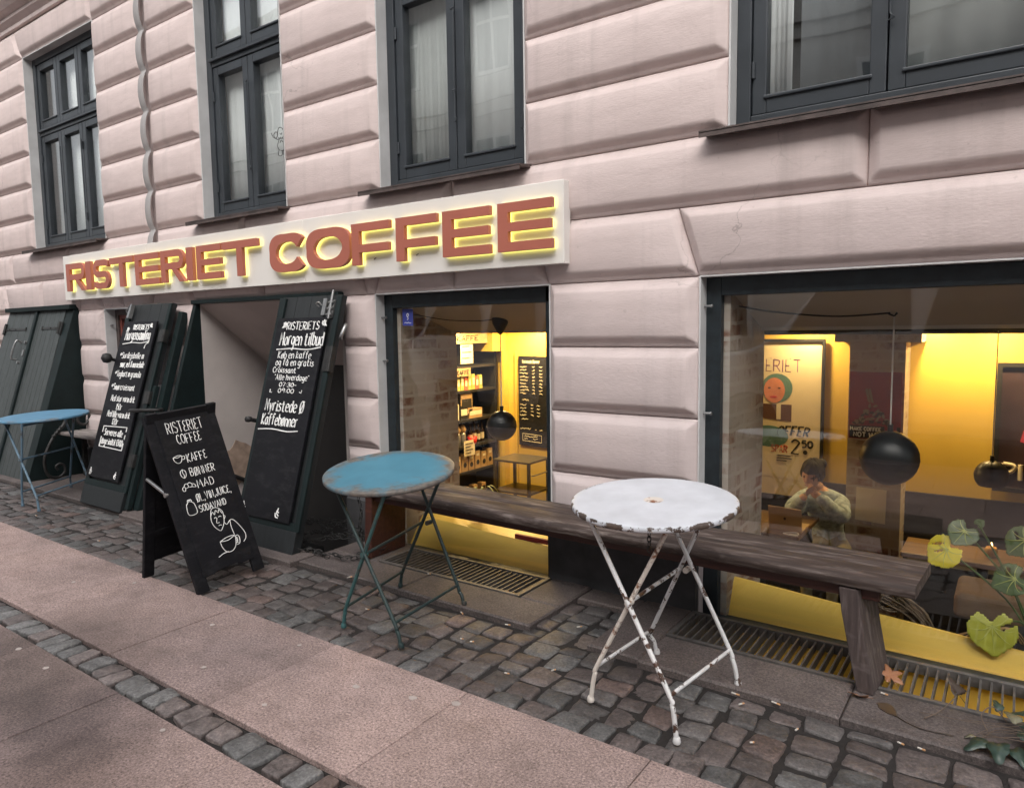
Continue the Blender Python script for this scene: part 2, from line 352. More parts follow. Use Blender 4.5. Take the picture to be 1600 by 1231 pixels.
M['cable'] = simple('pale_cable', (.60, .57, .52), .6, bs=0)
M['bottle'] = simple('dark_bottle_glass', (.03, .015, .008), .12, bs=0)
M['white'] = simple('white_paint', (.78, .77, .75), .5, var=.05, bs=.05)

# ------------------------------------------------------------------ handwriting: a small stroke font (x 0-9 = half units, letters a-q = -2..6)
G = {}
for ln in '''A 0e4q8e|2i6i
B 0e0q|~0q5q6o5l0k|~0k6j7g5e0e
C ~7o5q2p0m0i2f5e7g
D 0e0q|~0q5p7m7i5f0e
E 7q0q0e7e|0k5k
€ ~6p3q1o2l4k|~4k1j0g2e6f
F 7q0q0e|0k5k
I 1e1q
J ~5q5h3e1f0h
K 0e0q|7q0j7e
L 0q0e6e
M 0e1q4i7q9e
N 0e0q7e7q
O ~4q1o0k1g4e7g8k7o4q
Ø ~4q1o0k1g4e7g8k7o4q|0d8q
P 0e0q|~0q6p7n5k0j
R 0e0q|~0q6p7n5k0k|2k7e
S ~7o4q1p1m4k7j7g4e0f
T 0q8q|4q4e
U ~0q0h3e6f7i7q
V 0q4e8q
W 0q2e4m6e8q
Y 0q4k8q|4k4e
a ~6l4m1l0i1f4e6h|6m6f7e
b 0q0e|~0k3m6k6g3e0f
c ~6l3m0k0g3e6f
d 6q6e|~6k3m0k0g3e6g
e ~0i6j6l3m0k0g3e6f
f ~6p4q2o2e|0m5m
g ~6k3m0k0h3f6h|~6m6c4a1b
h 0q0e|~0k3m6k6e
i 1m1e|1o1p
j ~3m3c1a0b|3o3p
k 0q0e|5m0i6e
l ~1q1f2e
m 0m0e|~0k2m4k4e|~4k6m8k8e
n 0m0e|~0k3m6k6e
o ~3m0k0g3e6g6k3m
ø ~3m0k0g3e6g6k3m|0d6n
å ~6l4m1l0i1f4e6h|6m6f7e|~3n2o3p4o3n
p 0m0a|~0k3m6k6g3e0g
r 0m0e|~0j2m5m
s ~6l3m1l2j5i6g3e0f
t 2p2f4e6f|0m5m
u ~0m0g2e5f6i|6m6e
v 0m3e6m
w 0m2e4k6e8m
y 0m3f|6m2a0b
0 ~3q0n0h3e6h6n3q
1 0o2q2e
2 ~0o3q6o5l0e|0e6e
3 ~0p4q6o5l2k|~2k6j6g3e0f
5 6q1q0l|~0l4m6j5f0e
7 0q6q2e
9 ~6n4q1p0m3k6m6n5e
: 0g0h|0l0m
. 0e0f
, 1f0c
- 0j4j
" 0o0q|2o2q
& ~6e1n2q4o0h2e6i
* ~0i1j2i1h0i'''.split('\n'):
    k, d = ln.split(' '); G[k] = d
def write(mb, s, fr, u, v, h, r, width=None, slant=0, n=.0012, sides=5, wob=.02, rise=0):
    """text on a plane frame: u,v = left end of the baseline; h = capital height; r = stroke radius"""
    rr = random.Random(hash(s) % 9999 if False else sum(map(ord, s)))
    k = h/6; x = 0; strokes = []
    for ch in s:
        if ch == ' ': x += 2.6; continue
        mx = 0; jy = rr.uniform(-.2, .2)
        for st in G[ch].split('|'):
            sm = st[0] == '~'; st = st.lstrip('~')
            pts = [((int(st[i]))/2, (ord(st[i+1])-101)/2) for i in range(0, len(st), 2)]
            mx = max(mx, max(p[0] for p in pts))
            P = [Vector((x+p[0]+rr.uniform(-wob, wob)*4, p[1]+jy+rr.uniform(-wob, wob)*4, 0)) for p in pts]
            strokes.append(catmull(P, 4) if sm else P)
        x += mx+1.6
    tot = max(x-1.6, .1); sx = (width/tot) if width else k
    for P in strokes:
        Q = []
        for p in P:
            a = p.x*sx + slant*p.y*k; Q.append(fr.p(u+a, v+p.y*k+rise*a, n))
        mb.tube(Q, r, sides)
    return u+tot*sx
def draw(mb, strokes, fr, u, v, s, r, n=.0012, smooth=True, sides=5):
    for st in strokes:
        P = [Vector((a, b, 0)) for a, b in st]
        if smooth: P = catmull(P, 5)
        mb.tube([fr.p(u+p.x*s, v+p.y*s, n) for p in P], r, sides)

# ------------------------------------------------------------------ ground
def struct(name, mb, mats, **k): return tag(mb.build(name, mats, **k), kind='structure')
g = MB(); GX0, GX1 = -40, 40
g.box((GX0, -40, -.6), (GX1, -1.96, -.030)); g.box((GX0, -1.96, -.6), (GX1, -1.5, -.0205)); g.box((GX0, -1.5, -.6), (GX1, -.37, -.021)); g.box((-14, -.37, -.6), (-5.45, .0, -.026))
g.box((-3.42, -.37, -.6), (-3.02, .0, -.026)); g.box((-2.0, -.37, -.6), (-1.22, 0, -.026)); struct('ground', g, M['earth'])
g = MB(); g.box((GX0, -12, -.2), (GX1, -4.35, -.02)); struct('road', g, M['asphalt'])

def slab_tint(k): return (k, k*.985, k*.97)
def slab(mb, x0, y0, x1, y1, z0=-.05, z1=.0, col=(1, 1, 1), b=.0022):
    """stone slab with a chamfered upper edge"""
    vs = []
    for (d, z) in ((0, z0), (0, z1-b), (b, z1)):
        vs += [(x0+d, y0+d, z), (x1-d, y0+d, z), (x1-d, y1-d, z), (x0+d, y1-d, z)]
    fs = [(8, 9, 10, 11)] + [(4*l+i, 4*l+(i+1) % 4, 4*l+4+(i+1) % 4, 4*l+4+i) for l in (0, 1) for i in range(4)]
    mb.add(vs, fs, 0, col)
rng = random.Random(5)
pv = MB(); gap = .0016
xs = [-1.635 + .742*k for k in range(-16, 8)]
for a, b_ in zip(xs, xs[1:]):
    slab(pv, a+gap, -1.815, b_-gap, -1.212, col=slab_tint(rng.uniform(.9, 1.08)), z1=rng.uniform(-.002, .001))
for row in range(4):
    y1 = -1.957-row*.61; off = .371 if row % 2 == 0 else 0
    for a, b_ in zip(xs, xs[1:]):
        slab(pv, a+off+gap, y1-.605, b_+off-gap, y1, col=slab_tint(rng.uniform(.82, 1.06)), z1=rng.uniform(-.002, .001))
pave = struct('pavement', pv, M['slab'])
gm = MB()
for (x, y, r) in ((-2.02, -1.42, .016), (-1.78, -1.36, .018), (-1.62, -1.30, .020), (-3.02, -1.40, .014), (-2.66, -1.66, .012), (-3.9, -1.32, .013), (-2.5, -1.31, .012), (-3.2, -2.03, .015), (-3.5, -2.02, .016), (-2.35, -2.0, .012), (-4.2, -1.5, .014), (-2.2, -1.7, .012)):
    n = 12; pts = [(x+cos(2*pi*i/n)*r*rng.uniform(.75, 1.1), y+sin(2*pi*i/n)*r*.8*rng.uniform(.75, 1.1)) for i in range(n)]
    gm.prism(pts, .001, .0028)
gm.build('gum_stain', M['gum'], pave)

def sett(mb, cx, cy, wx, wy, z, col, rg, ang=0):
    n = 24; out = []
    ph = [rg.uniform(-.035, .025) for _ in range(n)]; cj = [(rg.uniform(-.014, .007)*a_, rg.uniform(-.015, .008)*b2, a_, b2) for a_ in (-1, 1) for b2 in (-1, 1)]
    e = rg.uniform(7, 16)
    for i in range(n):
        a = 2*pi*i/n; c, s_ = cos(a), sin(a)
        k = (abs(c)**e+abs(s_)**e)**(-1/e)*(1+ph[i])
        X_, Y_ = c*k, s_*k; x = X_*wx/2+sum(q[0]*(1+X_*q[2])*(1+Y_*q[3])/4 for q in cj); y = Y_*wy/2+sum(q[1]*(1+X_*q[2])*(1+Y_*q[3])/4 for q in cj)
        out.append((x*cos(ang)-y*sin(ang), x*sin(ang)+y*cos(ang)))
    tx, ty = rg.uniform(-.05, .05), rg.uniform(-.05, .05)
    vs = []
    for f, dz in ((1, -.035), (1, -.007), (.975, -.001), (.93, .0015), (.5, .003)):
        for x, y in out: vs.append((cx+x*f, cy+y*f, z+dz+(x*tx+y*ty)*f+rg.uniform(-.0012, .0012)*(f < .99)))
    vs.append((cx, cy, z+.0032))
    fs = [(l*n+i, l*n+(i+1) % n, (l+1)*n+(i+1) % n, (l+1)*n+i) for l in range(4) for i in range(n)] + [(4*n+i, 4*n+(i+1) % n, 5*n) for i in range(n)]
    mb.add(vs, fs, 0, col, True)
def sett_col(rg, blue=.15):
    t = rg.random()
    if t < blue: b = (.110, .107, .105)
    elif t < blue+.42: b = (.112, .092, .087)
    elif t < .92: b = (.098, .089, .086)
    else: b = (.135, .098, .088)
    k = rg.uniform(.72, 1.25); return tuple(c*k for c in b)
rg = random.Random(21); st = MB()
x = -1.75                                                     # one row of setts lies along the slabs
x = -9.5
while x < 1.6:
    wx = rg.uniform(.095, .145); sett(st, x+wx/2, -1.15+rg.uniform(-.006, .006), wx-.006, .112+rg.uniform(-.012, .008), -.013+rg.uniform(-.003, .003), sett_col(rg, .3), rg); x += wx
x = -9.5
while x < 1.6:                                                # then columns running up to the stone slabs by the wall
    wx = rg.uniform(.105, .155); y = -1.092+rg.uniform(-.03, .0)
    cx = x+wx/2; top = -.625
    if -1.76 < cx < -1.46: top = -.19
    elif cx > -1.3: top = -.66
    while y < top-.03:
        wy = min(rg.choice((rg.uniform(.085, .115), rg.uniform(.105, .15))), top-y+.015)
        if top-(y+wy) < .05: wy = top-y
        sett(st, cx+rg.uniform(-.006, .006), y+wy/2, wx-.004+rg.uniform(-.005, .004), wy-.005, -.016+rg.uniform(-.006, .006), sett_col(rg), rg, rg.uniform(-.06, .06)); y += wy
    x += wx
struct('cobblestones', st, M['sett'])
st = MB(); x = -9.5
while x < 1.6:
    wx = rg.uniform(.078, .115); sett(st, x+wx/2, -1.886+rg.uniform(-.006, .006), wx-.007, .118+rg.uniform(-.010, .01), -.005+rg.uniform(-.003, .002), tuple(c*1.4 for c in sett_col(rg, .45)), rg, rg.uniform(-.08, .08)); x += wx
struct('cobble_strip', st, M['sett'])

ks = MB(); T = .012
def kslab(x0, y0, x1, y1, z1=T, k=None): slab(ks, x0+.002, y0+.002, x1-.002, y1-.002, -.09, z1, slab_tint(k or rng.uniform(.85, 1.15)), .008)
for a, b_ in ((-9.4, -8.5), (-8.5, -7.5), (-7.5, -6.6), (-6.6, -5.45)): kslab(a, -.6, b_, -.0)
kslab(-5.45, -.66, -4.5, -.46, .02); kslab(-4.5, -.66, -3.42, -.46, .02)
kslab(-3.42, -.6, -2.6, -.345); kslab(-2.6, -.605, -1.765, -.345); kslab(-3.42, -.345, -3.02, 0); kslab(-2.005, -.345, -1.765, 0)
kslab(-1.765, -.18, -1.46, 0, .004); kslab(-1.46, -.62, -1.215, 0, .008); kslab(-1.215, -.645, -.45, -.36); kslab(-.45, -.64, .4, -.36); kslab(.4, -.64, 1.6, -.36)
struct('stone_slabs', ks, M['kerb'])

# ------------------------------------------------------------------ the building: rusticated facade
bld = empty('cafe_building', (0, 0, 0), 'pink rusticated cafe building with dark framed windows above two shop windows', 'building')
WT = .62   # thickness of the outer wall
ZC = [2.213, 2.532, 2.85, 3.167, 3.485, 3.80, 4.10]
def prof(d, wd, H):
    t = min(max(d/wd, 0), 1)
    return H*(1-(1-t)**1.55)
def block(mb, q, D=.029, bt=.055, bb=.062, bl=.05, br=.05, mi=0):
    """pillowed block on quad q = ((xl,zt),(xr,zt),(xr2,zb),(xl2,zb)); bevel widths top, bottom, left, right"""
    (x0, z1), (x1, _), (x2, z0), (x3, _) = q
    hgt = z1-z0; W = min(x1-x0, x2-x3)
    def steps(a, b_, L):
        a = min(a, L*.45); b_ = min(b_, L*.45)
        r = [0, .0045, .012]+[.012+(a-.012)*t for t in (.15, .35, .6, .8, 1)]
        r2 = [L-v for v in ([0, .0045, .018]+[.019+(b_-.019)*t for t in (.15, .35, .6, .8, 1)])][::-1]
        mid = [r[-1]+(r2[0]-r[-1])*t for t in (.33, .66)]
        return r+mid+r2
    us, vs_ = steps(bl, br, W), steps(bt, bb, hgt)   # vs_ measured from the top
    V = []
    for v in vs_:
        fv = v/hgt
        xl = x0+(x3-x0)*fv; xr = x1+(x2-x1)*fv
        for u in us:
            h = min(prof(u-.010, bl, 1), prof(W-u-.010, br, 1), prof(v-.010, bt, 1), prof(hgt-v-.019, bb-.019, 1))
            bul = 4*(fv)*(1-fv)*.005*min(1, h)
            y = -(D*h+bul) + (.016 if min(u, W-u, v, hgt-v) < .003 else 0)
            V.append((xl+(xr-xl)*u/W, y, z1-v))
    n = len(us); F = [(i*n+j, i*n+n+j, i*n+n+j+1, i*n+j+1) for i in range(len(vs_)-1) for j in range(n-1)]
    mb.add(V, F, mi, None, True)
fac = MB()
def rect(x0, x1, z0, z1, **k): block(fac, ((x0, z1), (x1, z1), (x1, z0), (x0, z0)), **k)
low = [.26, .595, .925, 1.26, 1.587]
for (x0, x1) in ((-11, -8.87), (-7.376, -6.87), (-6.1, -5.34), (-3.63, -3.325), (-2.022, -1.205)):
    for a, b_ in zip(low, low[1:]): rect(x0, x1, a, b_, bl=.045, br=.06)
def lintel(joints, zb, zt):
    for (a, a2), (b_, b2) in zip(joints, joints[1:]): block(fac, ((a, zt), (b_, zt), (b2, zb), (a2, zb)), bl=.05, br=.05)
lintel([(-11, -11), (-9.05, -8.95), (-8.12, -8.12), (-7.25, -7.36), (-6.98, -6.86), (-6.5, -6.5), (-5.90, -6.02), (-5.48, -5.36), (-4.46, -4.46), (-3.5, -3.40), (-3.22, -3.33), (-2.68, -2.68), (-2.12, -2.03), (-1.313, -1.212), (1.5, 1.5)], 1.587, 1.905)
xj = [-11, -8.8, -7.47, -5.945]; 
for a, b_ in zip(xj, xj[1:]): rect(a, b_, 1.905, 2.213, br=.05, bl=.05)
xj = [-5.865, -4.66, -2.68, -.52, 1.5]
for a, b_ in zip(xj, xj[1:]): rect(a, b_, 1.905, 2.213, br=.05, bl=.05)
UP = [(-11, -8.20), (-6.745, -5.945), (-5.865, -5.169), (-4.16, -3.243), (-2.165, -1.08), (.13, 1.5)]
for (x0, x1) in UP:
    for a, b_ in zip(ZC, ZC[1:]): rect(x0, x1, a, b_, br=.06, bl=.04)
lintel([(-11, -11), (-8.36, -8.22), (-6.75, -6.76), (-5.945, -5.945)], 4.10, 4.39)
lintel([(-5.865, -5.865), (-5.2, -5.2), (-4.15, -4.15), (-3.25, -3.25), (-2.15, -2.15), (-1.1, -1.1), (1.5, 1.5)], 4.10, 4.39)
# cornice band above
cor = [(0, 4.39), (.03, 4.395), (.03, 4.43), (.075, 4.47), (.075, 4.50), (.13, 4.53), (.19, 4.60), (.19, 4.66), (.24, 4.70), (.24, 4.80), (0, 4.84), (0, 6.4)]
for (y, z), (y2, z2) in zip(cor, cor[1:]): fac.add([(-11, -y, z), (1.5, -y, z), (1.5, -y2, z2), (-11, -y2, z2)], [(0, 1, 2, 3)])
# core wall behind the relief, with real openings
OPEN_LOW = [(-8.87, -7.376), (-6.87, -6.1), (-5.34, -3.63), (-3.325, -2.022), (-1.205, 1.5)]
OPEN_UP = [(-8.20, -6.745), (-5.169, -4.16), (-3.243, -2.165), (-1.08, .13)]
def core(x0, x1, z0, z1, y0=.018, y1=WT): fac.box((x0, y0, z0), (x1, y1, z1))
ed = -11
for a, b_ in OPEN_LOW: core(ed, a, -.5, 1.587); ed = b_
core(-11, 1.5, 1.587, 2.213); ed = -11
for a, b_ in OPEN_UP: core(ed, a, 2.213, 4.10); ed = b_
core(ed, 1.5, 2.213, 4.10); core(-11, 1.5, 4.10, 6.4)
fac.build('wall', M['wall'], bld)
for (x0, x1) in ((-11, -8.87), (-7.376, -6.87), (-6.1, -5.34), (-3.63, -3.325), (-2.022, -1.205)):
    pl = MB(); pl.prism([(-.03, -.4), (.004, -.4), (.004, .262), (-.012, .262), (-.03, .245)], x0-.002, x1+.002, Fr((0, 0, 0), (0, 1, 0), (0, 0, 1))); pl.build('plinth', M['plinth'], bld)
# grey painted reveals and the soffits of the openings
RD = .10
for a, b_ in OPEN_LOW[1:]:
    if (a, b_) == (-5.34, -3.63): continue
    rv = MB()
    for x, s_ in ((a, 1), (b_, -1)):
        if x < 1.4: rv.box((x-.003 if s_ > 0 else x-.004, -.004, .26), (x+.004 if s_ > 0 else x+.003, RD, 1.587))
    rv.box((a, -.002, 1.583), (b_, RD, 1.59)); rv.build('window_reveal', M['reveal'], bld)
for a, b_ in OPEN_UP:
    rv = MB()
    for x in (a, b_): rv.box((x-.004, -.006, 2.213), (x+.004, RD, 4.10))
    rv.box((a, -.004, 4.096), (b_, RD, 4.104)); rv.build('window_reveal', M['reveal'], bld)
# grey filler in the party-wall joint, following the relief of the blocks
ck = MB(); zz = []
rows = [(1.905, 2.213)]+list(zip(ZC, ZC[1:]))+[(4.10, 4.39)]
P = [(1.587, .0)]
for z0, z1 in rows:
    for f in (0.02, .10, .2, .35, .5, .65, .8, .92, .98): P.append((z0+(z1-z0)*f, -(.004+.05*(sin(pi*f)**.45))))
def ckf(u, v):
    k = v*(len(P)-1); i = min(int(k), len(P)-2); t = k-i
    z = P[i][0]+(P[i+1][0]-P[i][0])*t; y = P[i][1]+(P[i+1][1]-P[i][1])*t
    return (-5.948+.086*u, y-.008*sin(pi*u), z)
ck.grid(ckf, 6, len(P)-1); ck.build('joint_filler', M['caulk'], bld)
# wall studs on the reveals beside the shop windows
for (x, z, dx) in ((-1.203, 1.45, 1), (-1.203, .95, 1), (-3.323, 1.44, 1), (-3.323, 1.165, 1), (-6.868, 1.44, 1)):
    b = MB(); b.tube([(x, .045, z), (x+.035*dx, .045, z)], .006, 8); b.tube([(x+.035*dx, .045, z), (x+.042*dx, .045, z)], .009, 8); b.build('wall_stud', M['steel'], bld)

# ------------------------------------------------------------------ upper windows
def bar_frame(mb, x0, x1, z0, z1, y0, y1, wl, wr, wt, wb, mi=0):
    mb.box((x0, y0, z0), (x0+wl, y1, z1), mi=mi); mb.box((x1-wr, y0, z0), (x1, y1, z1), mi=mi)
    mb.box((x0+wl, y0, z1-wt), (x1-wr, y1, z1), mi=mi); mb.box((x0+wl, y0, z0), (x1-wr, y1, z0+wb), mi=mi)
def sash_window(x0, x1, n, transom):
    """casement window: outer frame > sashes with panes, transom lights, hinges, stay bars, sill"""
    z0, z1, y = 2.225, 4.098, .075
    f = MB(); bar_frame(f, x0+.005, x1-.005, z0, z1, y, y+.09, .062, .062, .06, .055)
    f.box((x0+.067, y+.004, transom-.035), (x1-.067, y+.088, transom+.035)); f.box((x0+.06, y-.018, transom+.0), (x1-.06, y+.003, transom+.022))
    w_ = (x1-x0-.134)/n
    win = f.build('window', M['frame'], bld, bevel=.004)
    for k in range(n):
        a = x0+.067+w_*k+.003; b_ = a+w_-.006
        for (za, zb) in ((z0+.058, transom-.038), (transom+.038, z1-.063)):
            s_ = MB(); bar_frame(s_, a, b_, za, zb, y+.012, y+.075, .062, .062, .062, .075); s_.box((a+.05, y+.002, za+.062), (b_-.05, y+.0115, za+.078))
            sh = s_.build('sash', M['frame'], win, bevel=.005)
            p = MB(); p.box((a+.055, y+.042, za+.065), (b_-.055, y+.047, zb-.055)); p.build('pane', M['glass'], win)
        for zz_ in (z0+.25, transom-.25):
            h = MB(); h.tube([(a+.006 if k == 0 else b_-.004, y+.006, zz_-.035), (a+.006 if k == 0 else b_-.004, y+.006, zz_+.035)], .008, 8); h.build('hinge', M['frame'], win)
        if k:
            q = MB(); xx = a+.004
            q.tube([(xx, y-.01, z0+.35), (xx, y-.01, z0+.95)], .0045, 6); q.tube([(xx-.02, y-.004, z0+.95), (xx+.012, y-.012, z0+.95)], .006, 6); q.tube([(xx-.02, y-.004, z0+.5), (xx+.012, y-.012, z0+.5)], .006, 6)
            q.tube([(xx, y-.01, z0+.35), (xx+.015, y-.012, z0+.33), (xx-.008, y-.006, z0+.325)], .004, 6); q.build('stay_bar', M['frame'], win)
    q = MB(); q.prism([(-.105, 2.196), (.09, 2.206), (.09, 2.226), (-.105, 2.207)], x0-.10, x1+.03, Fr((0, 0, 0), (0, 1, 0), (0, 0, 1)))
    q.box((x0-.10, -.105, 2.178), (x1+.03, -.100, 2.2)); q.build('sill', M['sill'], win)
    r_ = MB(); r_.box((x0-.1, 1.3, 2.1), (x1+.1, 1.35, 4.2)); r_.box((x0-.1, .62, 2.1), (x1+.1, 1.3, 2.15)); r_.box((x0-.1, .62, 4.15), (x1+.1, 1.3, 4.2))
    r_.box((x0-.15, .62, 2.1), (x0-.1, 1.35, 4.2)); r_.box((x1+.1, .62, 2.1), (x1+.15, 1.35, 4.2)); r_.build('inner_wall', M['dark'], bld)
    return win
sash_window(-8.20, -6.745, 3, 3.38); sash_window(-5.169, -4.16, 2, 3.40); sash_window(-3.243, -2.165, 2, 3.40); sash_window(-1.08, .13, 2, 3.40)
def curtain(x0, x1, z0, z1, y, m, label, amp=.0022, nw=5):
    b = MB(); b.grid(lambda u, v: (x0+(x1-x0)*u, y+amp*sin(u*nw*2*pi)+amp*.6*sin(u*nw*4.7*pi+1)+.02*(1-v)*sin(u*5), z0+(z1-z0)*v), 90, 3)
    o = b.build('curtain', m); md = o.modifiers.new('Thickness', 'SOLIDIFY'); md.thickness = .002
    return tag(o, label, 'curtain', 'curtains in the upper windows')
curtain(-7.85, -6.80, 2.26, 4.05, .185, M['curtain'], 'white curtain drawn behind the three-sash window far left')
curtain(-5.08, -4.24, 2.26, 4.05, .185, M['curtain'], 'white curtain behind the upper window with a doodle on its pane')
curtain(-3.17, -2.74, 2.26, 4.05, .185, M['grey_sheet'], 'grey green sheet standing in for the reflection in the left sash above the sign end')  # the reflection in this pane is painted as a grey green sheet
curtain(-2.68, -2.23, 2.26, 4.05, .185, M['curtain'], 'pale blind behind the right sash of the window above the sign end', amp=.003, nw=2)
curtain(-.97, -.86, 2.26, 4.05, .185, M['curtain'], 'narrow white curtain edge in the top right window', nw=2)
curtain(-.84, -.50, 2.26, 4.05, .22, M['pane_backing'], 'dim grey sheet added to lighten the left sash of the top right window', amp=.003, nw=2)  # added sheet, makes the dark pane read lighter
curtain(-.43, .1, 2.26, 4.05, .185, M['grey_sheet'], 'grey blind behind the right sash of the top right window', amp=.004, nw=2)
# marker doodle on a pane
db = MB(); fr = wallfr(.1165)
draw(db, [[(0, 3), (.4, 2.4), (1, 2.2), (1.3, 2.7), (.9, 3), (.5, 2.6), (1.2, 2), (2, 2.2)], [(1.2, 2.6), (1.6, 3.4), (2.3, 3.2), (2.6, 2.4), (2, 2), (1.4, 2.2)], [(2.3, 3.1), (3, 3.4), (3.3, 2.6), (2.7, 2.2)],
    [(1.6, 2), (1.2, 1.2), (1.6, .6), (2.4, .5), (2.9, 1), (2.7, 1.8), (2.1, 2)], [(1.7, 1.5), (2, 1.8), (2.3, 1.5)], [(1.5, .7), (1.3, 0), (2, -.1), (2.1, .5)], [(2.3, .5), (2.4, -.1), (3, .1), (2.8, .8)], [(1.8, 2.7), (2, 2.5), (2.2, 2.7)]], fr, -4.46, 2.62, .055, .0022, .0)
tag(db.build('window_doodle', M['ink']), 'black marker doodle on the right pane of the second upper window', 'graffiti')

# ------------------------------------------------------------------ shop windows
def shop_window(x0, x1, name_note):
    z0, z1, y = -.05, 1.583, .07
    f = MB(); fw = .075
    f.box((x0+.002, y, z0), (x0+fw, y+.07, z1)); f.box((x1-fw if x1 < 1 else x1-.01, y, z0), (x1-.002, y+.07, z1)); f.box((x0+fw, y, z1-.085), (x1-.01, y+.07, z1))
    f.box((x0+fw, y+.012, z0), (x1-.01, y+.06, z0+.012))
    win = f.build('shop_window', M['shopframe'], bld, bevel=.004)
    p = MB(); p.box((x0+fw-.005, y+.034, z0+.010), (x1-.012, y+.042, z1-.08)); p.build('pane', M['shopglass'], win)
    b = MB(); b.box((x0+fw, y+.0435, z0+.012), (x0+fw+.028, y+.075, z1-.085)); b.build('inner_bead', M['cream'], win)
    # yellow apron board behind the lower glass and the sill on top of it
    # yellow sill: it rises inward from the foot of the glass, then runs level
    a = MB(); big = x0 > -2; zl, zr = (.122, -.060) if big else (.118, .066); X0, X1 = x0+fw+.02, x1-.01; ya, yb, yc = y+.072, y+(.15 if big else .19), y+(.165 if big else .55)
    vs = []
    for X, zt in ((X0, zl), (X1, zr)): vs += [(X, ya, z0), (X, ya, z0+.006), (X, yb, zt), (X, yc, zt), (X, yc, zt-.02), (X, yb+.02, z0)]
    a.add(vs, [(0, 1, 2, 3, 4, 5)[::-1], (6, 7, 8, 9, 10, 11)]+[(i, (i+1) % 6, 6+(i+1) % 6, 6+i) for i in range(6)]); a.build('sill_board', M['yellowsill'], win)
    q = MB(); q.box((x0+.002, -.03, -.14), (x1-.002, y+.07, z0-.003)); q.build('threshold', M['plinth'], win)
    return win
shop_window(-1.205, 1.5, ''); shop_window(-3.325, -2.022, '')
# small window in the left opening
f = MB(); bar_frame(f, -6.868, -6.102, .262, 1.583, .09, .15, .05, .05, .05, .05); wn = f.build('small_window', M['sill'], bld, bevel=.003)
f = MB(); bar_frame(f, -6.815, -6.155, .315, 1.53, .105, .14, .03, .03, .03, .03); f.build('sash', simple('faded_red_sash', (.22, .06, .045), .5), wn)
p = MB(); p.box((-6.79, .12, .34), (-6.18, .125, 1.5)); p.build('pane', M['glass'], wn)
p = MB(); p.box((-6.81, .16, .3), (-6.15, .17, 1.54)); p.build('blind', simple('dull_pink_blind', (.30, .22, .19), .8), wn)
p = MB(); p.box((-6.868, -.01, -.3), (-6.102, .2, .262)); p.build('sill_wall', M['plinth'], wn)

# ------------------------------------------------------------------ interior of the cafe
inn = MB()
FZ = -.88
inn.box((-6.0, .62, FZ-.1), (2.2, 3.4, FZ)); struct('interior_floor', inn, M['floor'])
inn = MB(); inn.box((-6.0, .62, 1.56), (2.2, 3.4, 1.66)); inn.box((-6.0, .60, 1.33), (2.2, .80, 1.56))
for (x0, x1) in ((-1.13, 1.5), (-3.25, -2.09)):      # splayed soffits over the windows
    inn.add([(x0, .115, 1.52), (x1, .115, 1.52), (x1, .62, 1.34), (x0, .62, 1.34), (x0, .115, 1.6), (x1, .115, 1.6), (x1, .62, 1.6), (x0, .62, 1.6)], [(0, 1, 2, 3), (4, 7, 6, 5), (0, 4, 5, 1), (3, 2, 6, 7), (0, 3, 7, 4), (1, 5, 6, 2)])
struct('interior_ceiling', inn, M['cream'])
inn = MB()
inn.box((-6.0, 2.90, .08), (2.2, 3.0, 1.56)); inn.box((-4.62, .62, FZ), (-4.5, 2.9, 1.56)); inn.box((-3.15, 2.55, FZ), (-2.2, 2.9, 1.56))
inn.box((2.1, .62, FZ), (2.2, 2.9, 1.56)); inn.box((-4.5, 2.5, FZ), (-3.15, 2.6, 1.56)); inn.box((-4.5, 2.27, 1.14), (-4.12, 2.5, 1.56))
struct('interior_wall', inn, M['yellow'])
dd = MB(); dd.box((-2.2, 2.87, FZ), (2.1, 2.9, .08)); dd.box((-.6, 2.50, FZ), (2.1, 2.87, -.35)); struct('dark_dado_wall', dd, M['black'])
bk = MB()
for x0, x1 in ((-1.135, -1.10), (-3.255, -3.22)): bk.box((x0, .11, -.3), (x1, .625, 1.6)); bk.box((x0, .625, FZ), (x1, .66, 1.6))
struct('brick_reveal_wall', bk, M['brick'])
bp = MB(); bp.box((-1.03, 2.62, FZ), (-.66, 2.9, 1.56)); bp.box((-1.13, 2.58, 1.22), (-.56, 2.9, 1.33)); struct('brick_pier', bp, M['brickx'])
bm = MB(); bm.box((-2.2, 2.40, 1.28), (2.1, 2.52, 1.36)); struct('ceiling_beam', bm, M['shopframe'])
for k, (x, y, e, c) in enumerate(((-.10, 2.66, 9.5, 'right'), (-1.36, 2.72, 6.5, 'left'), (-.52, 2.74, 7, 'pier'), (-3.72, 2.30, 13, 'menu'), (-3.98, 1.75, 12, 'shelf'), (-3.3, 1.5, 5, 'cart'))):
    t = empty('track_spotlight', (x, y-.02, 1.5), {'right': 'black ceiling spotlight lighting the yellow wall at the far right', 'left': 'black ceiling spotlight above the tall retro poster', 'pier': 'black ceiling spotlight beside the brick pier',
        'menu': 'black ceiling spotlight above the chalk menu on the yellow wall', 'shelf': 'black ceiling spotlight above the goods shelf', 'cart': 'black ceiling spotlight near the small window bay'}[c], 'spotlight', 'ceiling spotlights in the cafe')
    b = MB(); b.tube([(x, y-.02, 1.56), (x, y-.02, 1.50)], .008, 8); b.build('stem', M['black'], t)
    b = MB(); b.lathe([(.020, 0), (.026, .01), (.026, .075), (.02, .08)], (x, y-.02, 1.425), 14); b.build('lamp_head', M['black'], t)
    l = bpy.data.lights.new('warm_lamp', 'AREA'); l.shape = 'DISK'; l.size = .07; l.energy = e; l.color = (1, .70, .30)
    lo = bpy.data.objects.new('warm_lamp', l); COL.objects.link(lo); lo.parent = t; lo.location = (0, 0, -.082)
